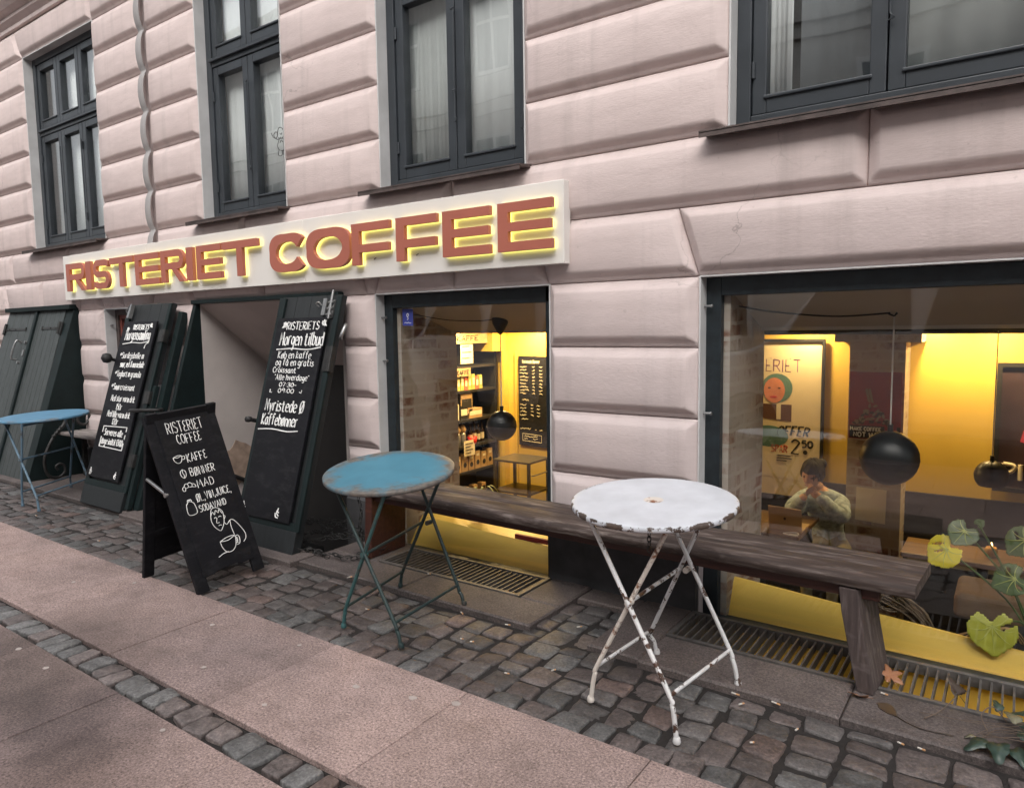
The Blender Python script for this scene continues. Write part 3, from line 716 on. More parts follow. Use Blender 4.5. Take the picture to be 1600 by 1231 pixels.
def pendant(x, y, z, r, zt, ball, label, cone=False, flat=False):
    t = empty('pendant_lamp', (x, y, z), label, 'pendant lamp', 'black pendant lamps')
    b = MB(); n = 14
    pr = [(max(r*sin(pi*k/n), 0), -r*cos(pi*k/n)) for k in range(n+1)]
    if flat: pr = [(r*.72, -r*.70)]+[p for p in pr if p[1] > -r*.70]
    pr[-1] = (.004, pr[-1][1]); 
    if not flat: pr[0] = (.004, pr[0][1])
    b.lathe(pr, (x, y, z), 32)
    if ball: b.tube([(x+r*1.003*cos(2*pi*k/40), y+r*1.003*sin(2*pi*k/40), z-r*.06) for k in range(40)], .002, 5, closed=True)
    b.build('lamp_shade', M['lamp'], t)
    b = MB(); b.tube([(x, y, z+r*.98), (x, y, zt)], .0035, 8); b.build('cord', M['cable'], t)
    b = MB(); b.tube([(x, y, z+r*.93), (x, y, z+r+.03)], .012, 10); b.build('cord_grip', M['lamp'], t)
    b = MB()
    if cone: b.lathe([(.004, -.10), (.02, -.085), (.05, -.03), (.055, -.0), (.045, .02), (.004, .024)], (x, y, zt), 20)
    else: b.tube([(x-.02, y, zt+.02), (x-.02, y, zt), (x, y, zt-.008), (x+.012, y, zt+.006)], .005, 8)
    b.build('ceiling_rose', M['lamp'], t); return t
pendant(-.463, .43, .745, .1245, 1.40, True, 'large round black lamp hanging behind the big window before the pier')
pendant(-2.66, .42, .745, .096, 1.42, True, 'black ball lamp hanging from a dark cone in the left shop window', cone=True)
pendant(-.104, 2.0, .42, .093, 1.30, False, 'small black bowl lamp hanging near the dark framed poster', flat=True)
c = MB(); c.tube(catmull([(-1.09, .2, 1.45), (-.95, .30, 1.42), (-.7, .38, 1.395), (-.48, .43, 1.405)], 8), .004, 6); tag(c.build('lamp_cable', M['ink']), 'dark cable sagging across the ceiling of the big window bay', 'cable')
c = MB(); c.tube(catmull([(-3.2, .2, 1.46), (-3.0, .30, 1.42), (-2.8, .38, 1.41), (-2.68, .42, 1.42)], 8), .003, 6); tag(c.build('lamp_cable', M['ink']), 'thin cable running to the cone of the ball lamp', 'cable')

# goods shelf on the left wall, seen end-on through the left shop window
SX = -4.2
sh = empty('goods_shelf', (SX-.13, 2.1, FZ), 'tall black shelf unit full of coffee goods by the yellow wall', 'shelf unit')
b = MB(); b.box((SX-.29, 1.70, FZ), (SX-.27, 2.5, 1.33)); b.build('back_panel', M['black'], sh)
b = MB(); b.box((SX-.27, 2.42, FZ), (SX-.01, 2.45, 1.2)); b.box((SX-.27, 1.68, FZ), (SX-.01, 1.70, 1.33)); b.build('side_panel', M['black'], sh)
SZ = [1.015, .785, .51, .26, .015, -.25, -.55]
for z in SZ:
    b = MB(); b.box((SX-.27, 1.70, z-.022), (SX, 2.42, z)); b.build('shelf_board', M['black'], sh)
sf = Fr((SX, 0, 0), (0, 1, 0), (0, 0, 1))      # faces +x
def goods(name, mats, y0, y1, z, h, dep, label, cat, group, taper=0, extra=None, x=SX-.02):
    b = MB(); b.prism([(y0, z), (y1, z), (y1-taper, z+h), (y0+taper, z+h)], -dep-.02, -.02, sf)
    if extra == 'bag':
        cy = (y0+y1)/2; r = (y1-y0)*.27
        b.prism([(cy+r*cos(2*pi*k/12), z+h*.36+r*sin(2*pi*k/12)) for k in range(12)], -.02, -.018, sf, 1)
        b.prism([(cy-r*.9, z+h*.72), (cy+r*.9, z+h*.72), (cy+r*.9, z+h*.86), (cy-r*.9, z+h*.86)], -.02, -.018, sf, 2)
    if extra == 'label': b.prism([(y0+.01, z+h*.3), (y1-.01, z+h*.3), (y1-.01, z+h*.75), (y0+.01, z+h*.75)], -.02, -.018, sf, 1)
    return tag(b.build(name, mats, bevel=.003), label, cat, group)
ORD = ['first', 'second', 'third', 'fourth', 'fifth', 'sixth', 'seventh', 'eighth', 'ninth']
for k in range(6):
    y0 = 1.80+k*.098; goods('coffee_bag', [M['kraft'], M['ink'], M['paper']], y0, y0+.088, .015, .15+.02*(k % 2), .07, f'kraft coffee bag with round dark label, {ORD[k]} from the left in the shelf row', 'coffee bag', 'coffee bags on the lower shelf', .008, 'bag')
for k in range(4):
    y0 = 1.80+k*.13; goods('small_packet', [M['kraft'], M['ink']], y0, y0+.07, -.25, .11, .06, f'small kraft packet near the bottom of the shelf, {ORD[k]} from the left', 'packet', 'small packets on the bottom shelf', .004, 'label')
m1 = simple('tea_green', (.40, .38, .10), .6, bs=0); m2 = simple('tea_pink', (.62, .13, .09), .5, bs=0)
for k in range(8):
    y0 = 1.79+k*.056; goods('tea_pouch', [m1 if k % 3 else m2, M['paper']], y0, y0+.050, .785, .12+.012*(k % 3), .05, f'upright bright tea pouch, {ORD[k]} from the left on the second shelf', 'pouch', 'bright pouches on the second shelf', .005, 'label')
goods('carton', [M['paper'], M['ink']], 1.79, 1.87, .51, .15, .1, 'pale upright carton at the left end of the third shelf', 'box', None, 0)
goods('carton', [M['ink'], M['paper']], 1.89, 2.0, .51, .13, .1, 'black carton with pale label on the third shelf', 'box', None, 0, 'label')
goods('carton', [M['kraft'], M['paper']], 2.02, 2.22, .51, .09, .1, 'long low kraft carton at the right of the third shelf', 'box', None, 0, 'label')
goods('print_card', [M['kraft'], M['ink']], 1.9, 2.07, .56, .19, .004, 'printed kraft card standing behind the cartons', 'card', None, 0, 'label')
for (y0, y1, z, h, lb) in ((1.88, 2.06, 1.035, .27, 'tall printed price sheet on the top shelf'), (1.80, 2.02, .92, .075, 'kraft strip sign with black letters above the pouches'), (1.90, 2.06, .165, .145, 'handwritten yellow note hanging over the coffee bags')):
    b = MB(); b.prism([(y0, z), (y1, z), (y1, z+h), (y0, z+h)], .004, .007, sf)
    for k in range(4 if h > .1 else 1):
        zz_ = z+h*(.8-.2*k) if h > .1 else z+.022
        if h < .1: write(b, 'KAFFE', sf, y0+.02, z+.02, .035, .004, n=.008, width=.17)
        else: b.tube([sf.p(y0+.02, zz_, .008), sf.p(y1-.03*(1+k % 2), zz_, .008)], .004, 5)
    b.m = [0 if i < 6 else 1 for i in range(len(b.f))]
    tag(b.build('paper_sheet', [M['paper'] if h > .1 else M['kraft'], M['ink']]), lb, 'paper')
for k, (y, hh, mm) in enumerate(((2.04, .19, 'bottle'), (2.10, .21, 'bottle'), (2.16, .18, 'bottle'), (2.22, .2, 'bottle'))):
    b = MB(); b.lathe([(.022, 0), (.023, .01), (.023, hh*.55), (.010, hh*.72), (.010, hh), (.004, hh)], (SX-.07, y+.05, .26), 14)
    b.lathe([(.0236, hh*.15), (.0236, hh*.45)], (SX-.07, y+.05, .26), 14, 1)
    tag(b.build('syrup_bottle', [M['bottle'], M['paper']]), f'dark bottle with pale label on the fourth shelf, {ORD[k]} from the left', 'bottle', 'bottles on the fourth shelf')
for k, y in enumerate((1.88, 1.96)):
    b = MB(); b.lathe([(.03, 0), (.034, .01), (.034, .1), (.026, .125), (.004, .128)], (SX-.06, y, .26), 16); b.lathe([(.03, .128), (.038, .15), (.02, .19), (.004, .2)], (SX-.06, y, .26), 16, 1)
    tag(b.build('biscuit_jar', [M['steel'], M['kraft']]), ('shiny jar topped with kraft paper, left one' if k == 0 else 'shiny jar topped with kraft paper, beside the red bowl'), 'jar', 'jars on the fourth shelf')
b = MB(); b.lathe([(.035, 0), (.045, .02), (.048, .07), (.043, .07), (.04, .025), (.004, .015)], (SX-.03, 2.07, .26), 20); tag(b.build('red_bowl', M['red']), 'small red bowl in front of the bottles', 'bowl')
goods('paper_bag', [M['paper'], M['ink']], 1.79, 1.86, .26, .1, .06, 'crumpled pale paper bag at the left of the fourth shelf', 'bag', None, .012)
b = MB(); b.box((SX-.2, 1.72, 1.22), (SX+.02, 2.40, 1.33)); o = tag(b.build('shelf_sign', M['kraft'], bevel=.004), 'wooden header box with black writing above the goods shelf', 'sign')
b = MB(); write(b, 'KAFFE', sf, 1.82, 1.25, .045, .004, n=.022, width=.3); b.build('writing', M['ink'], o)
# chalk menu on the yellow wall
fr = wallfr(2.485)
b = MB(); b.prism([(-3.965, .22), (-3.64, .21), (-3.64, 1.085), (-3.965, 1.09)], -.014, .01, fr)
mb_ = tag(b.build('menu_board', M['blackboard'], bevel=.003), 'tall black chalk price list on the yellow wall inside', 'menu board')
b = MB(); write(b, 'Nyristede Bønner', fr, -3.915, 1.02, .03, .0028, width=.2, n=.012)
rr = random.Random(3)
def scrib(x0, x1, z):
    P = []; x = x0
    while x < x1: P.append(fr.p(x, z+rr.uniform(0, .017), .012)); x += .007
    b.tube(P, .0024, 5)
for k in range(9):
    z = .975-k*.032; scrib(-3.945, -3.945+rr.uniform(.07, .11), z); scrib(-3.80, -3.77, z); scrib(-3.72, -3.68, z)
scrib(-3.92, -3.84, .655)
for k in range(4): scrib(-3.945, -3.87, .61-k*.034); scrib(-3.82, -3.79, .61-k*.034); scrib(-3.75, -3.71, .605-k*.034)
scrib(-3.93, -3.85, .47); scrib(-3.95, -3.82, .375); scrib(-3.77, -3.75, .37); scrib(-3.72, -3.69, .37)
for (a, c_) in (((-3.92, .335), (-3.70, .325)), ((-3.70, .325), (-3.70, .255)), ((-3.70, .255), (-3.92, .265)), ((-3.92, .265), (-3.92, .335))): b.tube([fr.p(*a, .012), fr.p(*c_, .012)], .0022, 5)
scrib(-3.90, -3.74, .30); scrib(-3.90, -3.86, .275); scrib(-3.80, -3.74, .275); b.build('writing', M['paper'], mb_)
ct = empty('steel_trolley', (-3.66, 2.06, FZ), 'low dark metal trolley below the chalk price list', 'trolley')
dm = simple('dark_bronze_metal', (.10, .085, .045), .4, .5, bs=0)
for z, nm in ((.18, 'top_shelf'), (-.10, 'lower_shelf')):
    b = MB(); b.box((-3.86, 1.90, z-.02), (-3.46, 2.24, z)); b.build(nm, dm, ct, bevel=.003)
for x in (-3.845, -3.475):
    for y in (1.915, 2.225): b = MB(); b.box((x-.012, y-.012, FZ), (x+.012, y+.012, .16)); b.build('leg', dm, ct)
b = MB(); b.tube([(-3.455, 1.93, .06), (-3.44, 1.93, .06), (-3.44, 2.2, .06), (-3.455, 2.2, .06)], .006, 6); b.build('handle', M['steel'], ct)
# door leaf beside the price list
dr = MB(); dr.box((-4.14, 2.42, FZ), (-4.10, 2.5, 1.14)); dr.box((-4.0, 2.47, FZ), (-3.985, 2.5, 1.14)); struct('door_frame', dr, M['yellow'])

# ---- posters, guest, tables and plants behind the big window
fr = wallfr(2.865)
t = empty('framed_poster', (-1.62, 2.87, .6), 'tall cream retro poster with a purple title and a smiling cartoon face, behind the guest', 'poster')
b = MB(); bar_frame(b, -2.05, -1.25, -.08, 1.24, 2.84, 2.868, .022, .022, .022, .022); b.build('frame', M['black'], t)
cream = simple('poster_cream', (.66, .56, .38), .6, var=.04, bs=0)
b = MB(); b.prism([(-2.03, -.06), (-1.27, -.06), (-1.27, 1.22), (-2.03, 1.22)], 0, .004, fr); b.build('print', cream, t)
pur = simple('poster_purple', (.20, .07, .19), .6, bs=0); face = simple('poster_face', (.60, .22, .12), .6, bs=0); teal = simple('poster_teal', (.10, .20, .17), .6, bs=0); brown = simple('poster_brown', (.10, .045, .03), .6, bs=0)
b = MB(); write(b, 'RISTERIET', fr, -1.94, .97, .10, .018, width=.50, n=-.011)
b.build('purple_title', pur, t)
b = MB()
def blob(b, cx, cy, rx, ry, n0, n1, mi, f=None, k=20): b.prism([(cx+rx*cos(2*pi*i/k)*(f(i/k) if f else 1), cy+ry*sin(2*pi*i/k)*(f(i/k) if f else 1)) for i in range(k)], n0, n1, fr, mi)
blob(b, -1.62, .835, .125, .12, .004, .006, 1); blob(b, -1.64, .815, .085, .105, .006, .0075, 0)
blob(b, -1.68, .835, .012, .007, .0075, .009, 2); blob(b, -1.60, .835, .012, .007, .0075, .009, 2); blob(b, -1.645, .76, .03, .008, .0075, .009, 3)
b.prism([(-1.76, .58), (-1.50, .56), (-1.50, .70), (-1.74, .70)], .004, .006, fr, 2); b.prism([(-1.62, .575), (-1.585, .575), (-1.585, .70), (-1.62, .70)], .006, .007, fr, 4)
blob(b, -1.68, .43, .16, .09, .004, .006, 1)
b.prism([(-1.80, .10), (-1.42, .08), (-1.44, .33), (-1.78, .35)], .004, .0055, fr, 4)
b.build('picture', [face, teal, brown, M['red'], M['paper']], t)
b = MB(); write(b, 'OFFER', fr, -1.61, .445, .075, .015, width=.24, slant=.25, n=-.007); write(b, '2', fr, -1.495, .30, .115, .022, width=.06, n=-.013); write(b, '50', fr, -1.41, .355, .055, .013, width=.075, n=-.0045); blob(b, -1.385, .315, .018, .018, .006, .008, 0); b.build('black_lettering', M['ink'], t)
b = MB(); write(b, 'SPAR', fr, -1.655, .30, .06, .011, width=.125, n=-.003)
b.build('red_lettering', simple('poster_red', (.45, .05, .03), .6, bs=0), t)
b = MB()
for k, wd in enumerate((.11, .12, .08)): b.tube([fr.p(-1.61, .275-k*.022, .006), fr.p(-1.61+wd, .275-k*.022, .006)], .004, 5)
b.build('small_print', M['ink'], t)
# pier poster
fr = wallfr(2.615)
t = empty('pier_poster', (-.85, 2.615, .75), 'red poster of a pile of beans above white words on the brick pier', 'poster')
b = MB(); b.prism([(-1.02, .50), (-.675, .50), (-.675, 1.0), (-1.02, 1.0)], 0, .006, fr); b.build('print', simple('poster_deep_red', (.27, .018, .022), .55, bs=0), t)
b = MB(); b.prism([(-1.015, .505), (-.78, .505), (-.78, .60), (-1.015, .60)], .006, .008, fr); b.prism([(-.70, .50), (-.675, .50), (-.675, .6), (-.70, .6)], .006, .0075, fr); b.build('caption_band', M['ink'], t)
b = MB(); write(b, 'MAKE COFFEE', fr, -1.008, .562, .026, .0036, width=.205, n=.009); write(b, 'NOT WAR', fr, -.985, .517, .032, .0042, width=.185, n=.009); b.build('caption', M['chalk'], t)
b = MB(); rr = random.Random(4)
for k in range(70):
    a = rr.uniform(-1, 1); yy = .615+(1-abs(a))**1.1*rr.uniform(0, .17); x = -.86+a*.125; c = rr.uniform(0, pi)
    b.prism([(x+.017*cos(2*pi*i/8)*cos(c)-.009*sin(2*pi*i/8)*sin(c), yy+.017*cos(2*pi*i/8)*sin(c)+.009*sin(2*pi*i/8)*cos(c)) for i in range(8)], .006+k*.00004, .009+k*.00004, fr, k % 2)
for x in (-.885, -.865): b.prism([(x-.009, .78), (x+.009, .77), (x-.015, .88), (x-.03, .87)], .010, .012, fr, 1)
b.build('bean_pile', [simple('bean_dark', (.055, .03, .018), .6, bs=0), simple('bean_light', (.28, .20, .13), .6, bs=0)], t)
b = MB(); b.prism([(-.96, -.12), (-.755, -.13), (-.752, .125), (-.955, .13)], 0, .004, fr); tag(b.build('paper_sheet', M['paper']), 'plain cream sheet taped low on the brick pier', 'paper')
fr = wallfr(2.865)
t = empty('dark_poster', (.2, 2.87, .6), 'dark framed poster with big cream letters on the yellow wall, cut by the right edge', 'poster')
b = MB(); bar_frame(b, -.115, .6, .16, 1.07, 2.84, 2.868, .03, .03, .03, .03); b.build('frame', M['black'], t)
b = MB(); b.prism([(-.09, .19), (.57, .19), (.57, 1.04), (-.09, 1.04)], 0, .004, fr); b.build('print', simple('poster_night', (.05, .03, .035), .35, bs=0), t)
b = MB(); write(b, 'PI', fr, -.055, .245, .11, .016, width=.10, n=.006); b.build('lettering', M['paper'], t)
b = MB(); b.prism([(.035, .52), (.09, .50), (.10, .58), (.05, .60)], .004, .006, fr); b.build('pink_spot', simple('poster_pink', (.55, .06, .12), .5, bs=0), t)
# tables
def cafe_table(x0, x1, y0, y1, z, label):
    t = empty('cafe_table', ((x0+x1)/2, (y0+y1)/2, FZ), label, 'table', 'tables inside the cafe')
    b = MB(); b.box((x0, y0, z-.03), (x1, y1, z)); b.build('tabletop', M['tablewood'], t, bevel=.004)
    b = MB(); cx, cy = (x0+x1)/2, (y0+y1)/2; b.tube([(cx, cy, FZ+.03), (cx, cy, z-.03)], .03, 10); b.build('leg', M['black'], t)
    b = MB(); b.lathe([(.22, 0), (.22, .012), (.04, .03)], (cx, cy, FZ), 24); b.build('base', M['black'], t)
cafe_table(-1.78, -1.135, 1.64, 2.24, -.045, 'dark wooden table with the laptop on it')
cafe_table(-.55, .30, 1.72, 2.10, -.06, 'dark wooden table with a candle glass by the plant')
b = MB(); b.lathe([(.025, 0), (.034, .02), (.034, .04), (.028, .055), (.024, .055), (.028, .04), (.02, .01), (.004, .008)], (-.085, 1.92, -.06), 18)
cn = tag(b.build('candle_glass', simple('amber_glass', (.55, .33, .10), .15, bs=0)), 'small glowing amber candle glass on the wooden table', 'candle')
b = MB(); b.lathe([(.006, 0), (.006, .012), (.001, .026)], (-.085, 1.92, .0), 8); b.build('flame', emit('candle_flame', (1, .6, .2), 6), cn)
lp = empty('laptop', (-1.25, 1.8, -.045), 'open golden laptop seen from behind on the dark table', 'laptop')
gold = simple('gold_aluminium', (.50, .36, .22), .4, .4, var=.04, bs=0)
LF = Fr((-1.36, 1.76, -.04), (.97, -.10, 0), (0, -.16, 1)); b = MB(); b.prism([(0, 0), (.225, 0), (.225, .165), (0, .165)], -.006, 0, LF); b.build('lid', gold, lp, bevel=.002)
b = MB(); b.prism([(.1125+.009*cos(2*pi*k/12)*(1 if k != 3 else .7), .085+.011*sin(2*pi*k/12)) for k in range(12)], 0, .001, LF); b.build('emblem', M['sill'], lp)
b = MB(); b.prism([(0, -.20), (.225, -.20), (.225, 0), (0, 0)], 0, .010, Fr((-1.36, 1.765, -.045), (.97, -.10, 0), (.1, .97, 0)).__class__((-1.36, 1.765, -.045), (.97, -.10, 0), (-.1, -.97, 0))) if False else b.box((-1.355, 1.765, -.044), (-1.14, 1.97, -.034)); b.build('keyboard_base', gold, lp)
b = MB(); b.tube(catmull([(-1.20, 1.67, -.04), (-1.15, 1.69, -.04), (-1.17, 1.73, -.04), (-1.22, 1.70, -.04), (-1.24, 1.67, -.04), (-1.19, 1.655, -.04), (-1.145, 1.66, -.04)], 6), .0035, 6); tag(b.build('earphones', M['white']), 'white earphone cord curled on the table before the laptop', 'earphones')
# the guest
def skin(edges, joints, root):
    """one skinned, subdivided body surface from joints {name:(pos,radius)}"""
    names = list(joints); me = bpy.data.meshes.new('skel'); me.from_pydata([joints[n][0] for n in names], [(names.index(a), names.index(b_)) for a, b_ in edges], [])
    o = bpy.data.objects.new('skel', me); COL.objects.link(o); o.modifiers.new('Skin', 'SKIN')
    if not me.skin_vertices: 
        bpy.context.view_layer.objects.active = o
    for i, n in enumerate(names):
        r = joints[n][1]; sv = me.skin_vertices[0].data[i]; sv.radius = r if isinstance(r, tuple) else (r, r); sv.use_root = (n == root)
    s_ = o.modifiers.new('Sub', 'SUBSURF'); s_.levels = 2; s_.render_levels = 2
    dg = bpy.context.evaluated_depsgraph_get(); dg.update(); m2 = bpy.data.meshes.new_from_object(o.evaluated_get(dg))
    V = [tuple(v.co) for v in m2.vertices]; F = [tuple(p.vertices) for p in m2.polygons]
    bpy.data.objects.remove(o); return V, F
J = {'pel': ((-1.04, 2.36, -.38), (.16, .12)), 'bel': ((-1.05, 2.33, -.20), (.14, .105)), 'che': ((-1.08, 2.20, -.02), (.175, .12)), 'upc': ((-1.09, 2.18, .075), (.14, .095)), 'nec': ((-1.115, 2.15, .15), .052), 'hed': ((-1.13, 2.11, .20), .05),
     'shl': ((-.945, 2.17, .045), .085), 'ell': ((-.90, 1.99, -.045), .066), 'wrl': ((-1.06, 1.93, .125), .035), 'hal': ((-1.10, 1.935, .165), .03),
     'shr': ((-1.245, 2.13, .035), .085), 'elr': ((-1.285, 1.97, -.045), .064), 'wrr': ((-1.19, 1.90, .10), .034), 'har': ((-1.155, 1.895, .145), .03),
     'hil': ((-.95, 2.34, -.42), .09), 'knl': ((-.94, 1.93, -.42), .065), 'anl': ((-.96, 1.99, -.80), .042), 'tol': ((-.97, 1.86, -.85), .035),
     'hir': ((-1.13, 2.34, -.42), .09), 'knr': ((-1.16, 1.95, -.42), .065), 'anr': ((-1.15, 2.0, -.80), .042), 'tor': ((-1.16, 1.87, -.85), .035)}
Eg = [('pel', 'bel'), ('bel', 'che'), ('che', 'upc'), ('upc', 'nec'), ('nec', 'hed'), ('upc', 'shl'), ('shl', 'ell'), ('ell', 'wrl'), ('wrl', 'hal'), ('upc', 'shr'), ('shr', 'elr'), ('elr', 'wrr'), ('wrr', 'har'),
      ('pel', 'hil'), ('hil', 'knl'), ('knl', 'anl'), ('anl', 'tol'), ('pel', 'hir'), ('hir', 'knr'), ('knr', 'anr'), ('anr', 'tor')]
pb = MB(); V, F = skin(Eg, J, 'pel'); V3 = [Vector(v) for v in V]
def part_of(c):
    hands = min((c-Vector(J[k][0])).length for k in ('hal', 'har'))
    if hands < .055 or (c.z > .135 and c.y > 2.06 and abs(c.x+1.12) < .08): return 0
    if c.z < -.78: return 3
    if c.z < -.30: return 2
    return 1
for f in F:
    c = sum((V3[i] for i in f), Vector())/len(f); pb.f.append(list(f)); pb.m.append(part_of(c)); pb.c.append(None); pb.smooth.append(True)
from mathutils import noise as mno
vm = {}
for f, mi_ in zip(pb.f, pb.m):
    for i in f: vm.setdefault(i, set()).add(mi_)
cen = Vector((-1.08, 2.2, 0))
for i, v in enumerate(V3):
    if vm.get(i) == {1}:
        fold = mno.noise(v*11)*.013+mno.noise(Vector((v.x*22, v.y*22, v.z*9)))*.008+.010
        d_ = v-min((Vector(J[k_][0])*(1-t_)+Vector(J[k2][0])*t_ for k_, k2 in Eg for t_ in (0, .25, .5, .75, 1)), key=lambda q: (q-v).length); V3[i] = v+d_.normalized()*fold
pb.v = [tuple(v) for v in V3]
HM = Matrix.Translation((-1.145, 2.055, .285)) @ Matrix.Rotation(R(-14), 4, 'Z') @ Matrix.Rotation(R(20), 4, 'X') @ Matrix.Rotation(R(8), 4, 'Y')   # head: faces -y, bent down
def headpt(th, ph):
    x, y, z = sin(th)*cos(ph), sin(th)*sin(ph), cos(th)
    wd = .076*(1-.22*max(0, -z)**1.5); y2 = y*.095*(1 if y < 0 else 1.0); z2 = z*.118
    fy = -.012*math.exp(-((z+.12)/.22)**2-(x/.16)**2) if y < 0 else 0           # nose
    fy += .007*(math.exp(-((z-.10)/.10)**2-((abs(x)-.42)/.2)**2) if y < 0 else 0)   # eye sockets
    fy += -.006*(math.exp(-((z+.92)/.2)**2-(x/.3)**2) if y < 0 else 0)           # chin
    return HM @ Vector((x*wd, y2+fy, z2))
pb.grid(lambda u, v: headpt(max(u*pi, 1e-3), v*2*pi), 26, 36, 0)
for sx in (-1, 1):      # ears, eyes
    b0 = len(pb.v); pb.lathe([(.003, -.012), (.012, -.008), (.014, 0), (.010, .008), (.003, .011)], HM @ Vector((sx*.075, .008, -.005)), 10, 0, fr=Fr((0, 0, 0), HM.to_3x3() @ Vector((0, 1, 0)), HM.to_3x3() @ Vector((0, 0, 1.0))))
    pb.lathe([(.002, -.006), (.009, 0), (.002, .006)], HM @ Vector((sx*.030, -.083, .012)), 10, 4, fr=Fr((0, 0, 0), HM.to_3x3() @ Vector((1, 0, 0)), HM.to_3x3() @ Vector((0, 1, 0))))
pb.tube([HM @ Vector((-.022, -.0905, -.062)), HM @ Vector((0, -.094, -.060)), HM @ Vector((.022, -.0905, -.062))], .004, 6, 5)
# fingers: left-in-picture hand folded over the mouth, the other under the chin
def hand(wrist, knuckle, tip_dir, side, curl):
    W_ = Vector(wrist); K = Vector(knuckle); ax = (K-W_).normalized(); sd = Vector(side).normalized()
    for k, (ln_, r_) in enumerate(((.062, .0085), (.072, .009), (.068, .0088), (.052, .0078))):
        base = K+sd*(k-1.5)*.0185; d = ax; P = [base-ax*.02, base]
        for q in range(3): d = (d+Vector(tip_dir)*curl).normalized(); P.append(P[-1]+d*ln_/3)
        pb.tube(catmull(P, 3), [r_*(1-.04*i/2) for i in range(len(catmull(P, 3)))], 8, 0)
    base = W_+ax*.03-sd*.03; P = [base, base-sd*.012+ax*.02, base-sd*.014+ax*.045, base-sd*.004+ax*.065]
    pb.tube(catmull(P, 3), .0095, 8, 0)
hand((-1.185, 1.90, .105), (-1.15, 1.905, .16), (.8, .35, .25), (.25, -.1, .95), .55)
hand((-1.065, 1.93, .125), (-1.105, 1.94, .17), (-.7, .5, .2), (.2, -.2, .9), .5)
PV = Vector((-1.05, 2.36, -.42)); PD = Vector((-.075, .25, .035))
def place(v): return tuple((Vector(v)-PV)*.9+PV+PD)
pb.v = [place(v) for v in pb.v]
ps = pb.build('person', [simple('skin', (.50, .29, .20), .5, var=.05, bs=0), simple('denim_shirt', (.33, .41, .46), .85, var=.55, scale=26, bs=.5, bd=.01), simple('olive_trousers', (.22, .20, .11), .85, var=.15, bs=.1), M['black'], M['ink'], simple('lips', (.35, .12, .10), .5, bs=0)])
tag(ps, 'person in a pale denim shirt sitting at a laptop, hands at the mouth', 'person')
hb = MB()
def hairpt(u, v):
    th = max(u*pi*.60, 1e-3); ph = v*2*pi; x, y, z = sin(th)*cos(ph), sin(th)*sin(ph), cos(th)
    k = 1.05+.018*sin(ph*7+th*5)+.012*sin(ph*13+2)+.012*sin(ph*31)
    if y < -.35 and z < .32: k *= .86
    return HM @ Vector((x*.088*k, y*.106*k+.006, z*.128*k+.006))
hb.grid(hairpt, 24, 96); c = HM @ Vector((.03, .095, .06)); hb.lathe([(.004, -.045), (.035, -.03), (.045, 0), (.034, .03), (.004, .042)], c, 16)
hb.v = [place(v) for v in hb.v]
hb.build('hair', simple('dark_hair', (.008, .006, .005), .6, stretch=(30, 30, 4), var=.4, bs=.4), ps)
# bench seat the guest uses
b = MB(); b.box((-1.9, 2.46, FZ), (-1.06, 2.865, -.50)); b.box((-1.9, 2.44, -.50), (-1.06, 2.865, -.465)); tag(b.build('wall_seat', M['black'], bevel=.006), 'black built-in bench the guest sits on', 'bench')
# cushions and a pot in the window
b = MB(); b.box((-.20, .62, -.02), (.25, .95, .10)); tag(b.build('seat_cushion', simple('brown_cushion', (.16, .10, .055), .9, bs=.3), bevel=.03, seg=4), 'brown seat cushion seen through the big leaves', 'cushion')
pt = empty('monstera_plant', (.08, .36, -.1), 'swiss cheese plant with yellow green slotted leaves at the right of the big window', 'plant')
b = MB(); b.lathe([(.09, 0), (.12, .18), (.11, .18), (.10, .15), (.004, .15)], (.10, .38, -.13), 24); b.build('pot', M['black'], pt)
def leafmesh(c, size, nrm, tipdir, slots=(), curl=.15, fold=.12):
    """heart-shaped leaf with elongated holes, really cut out"""
    n_ = Vector(nrm).normalized(); t_ = Vector(tipdir); t_ = (t_-n_*t_.dot(n_)).normalized(); s_ = t_.cross(n_); b = MB(); NU, NV = 34, 30
    def inside(x, y):
        if (x, y) == (0, 0): return True
        a = math.atan2(x, y); r = math.hypot(x, y)
        rad = (.55+.45*abs(math.cos(a/2))**1.2)*(1 if abs(a) < 2.45 else max(.12, 1.05-1.35*(abs(a)-2.45)))
        rad *= (1+.16*math.exp(-(a/.25)**2))
        if r > rad*.82: return False
        for (sx, sy, lx, ly, an) in slots:
            dx, dy = x-sx, y-sy; q = dx*cos(an)+dy*sin(an); w_ = -dx*sin(an)+dy*cos(an)
            if (q/lx)**2+(w_/ly)**2 < 1: return False
        return True
    idx = {}
    def vid(i, j):
        if (i, j) not in idx:
            x = -1+2*i/NU; y = -1+2.1*j/NV; h = fold*abs(x)-curl*(x*x+y*y)*.5+.012*sin(y*14+abs(x)*9)
            idx[(i, j)] = len(b.v); b.v.append(tuple(Vector(c)+(s_*x+t_*y+n_*h)*size))
        return idx[(i, j)]
    for i in range(NU):
        for j in range(NV):
            x = -1+2*(i+.5)/NU; y = -1+2.1*(j+.5)/NV
            if inside(x, y): b.f.append([vid(i, j), vid(i+1, j), vid(i+1, j+1), vid(i, j+1)]); b.m.append(0); b.c.append(None); b.smooth.append(True)
    return b
def leafmat(name, c):
    m, t, bs_ = newmat(name); v = coords(t); col = ramp(t, noise(t, v, 14, 5), [(.3, [x*.88 for x in c]), (.7, [min(1, x*1.1) for x in c])])
    t.links.new(col, bs_.inputs['Base Color']); bs_.inputs['Roughness'].default_value = .42; bs_.inputs['Subsurface Weight'].default_value = .25; bs_.inputs['Subsurface Radius'].default_value = (.02, .02, .005); bump(t, bs_, noise(t, coords(t, (1, 1, 1)), 30, 3), .2, .004); return m
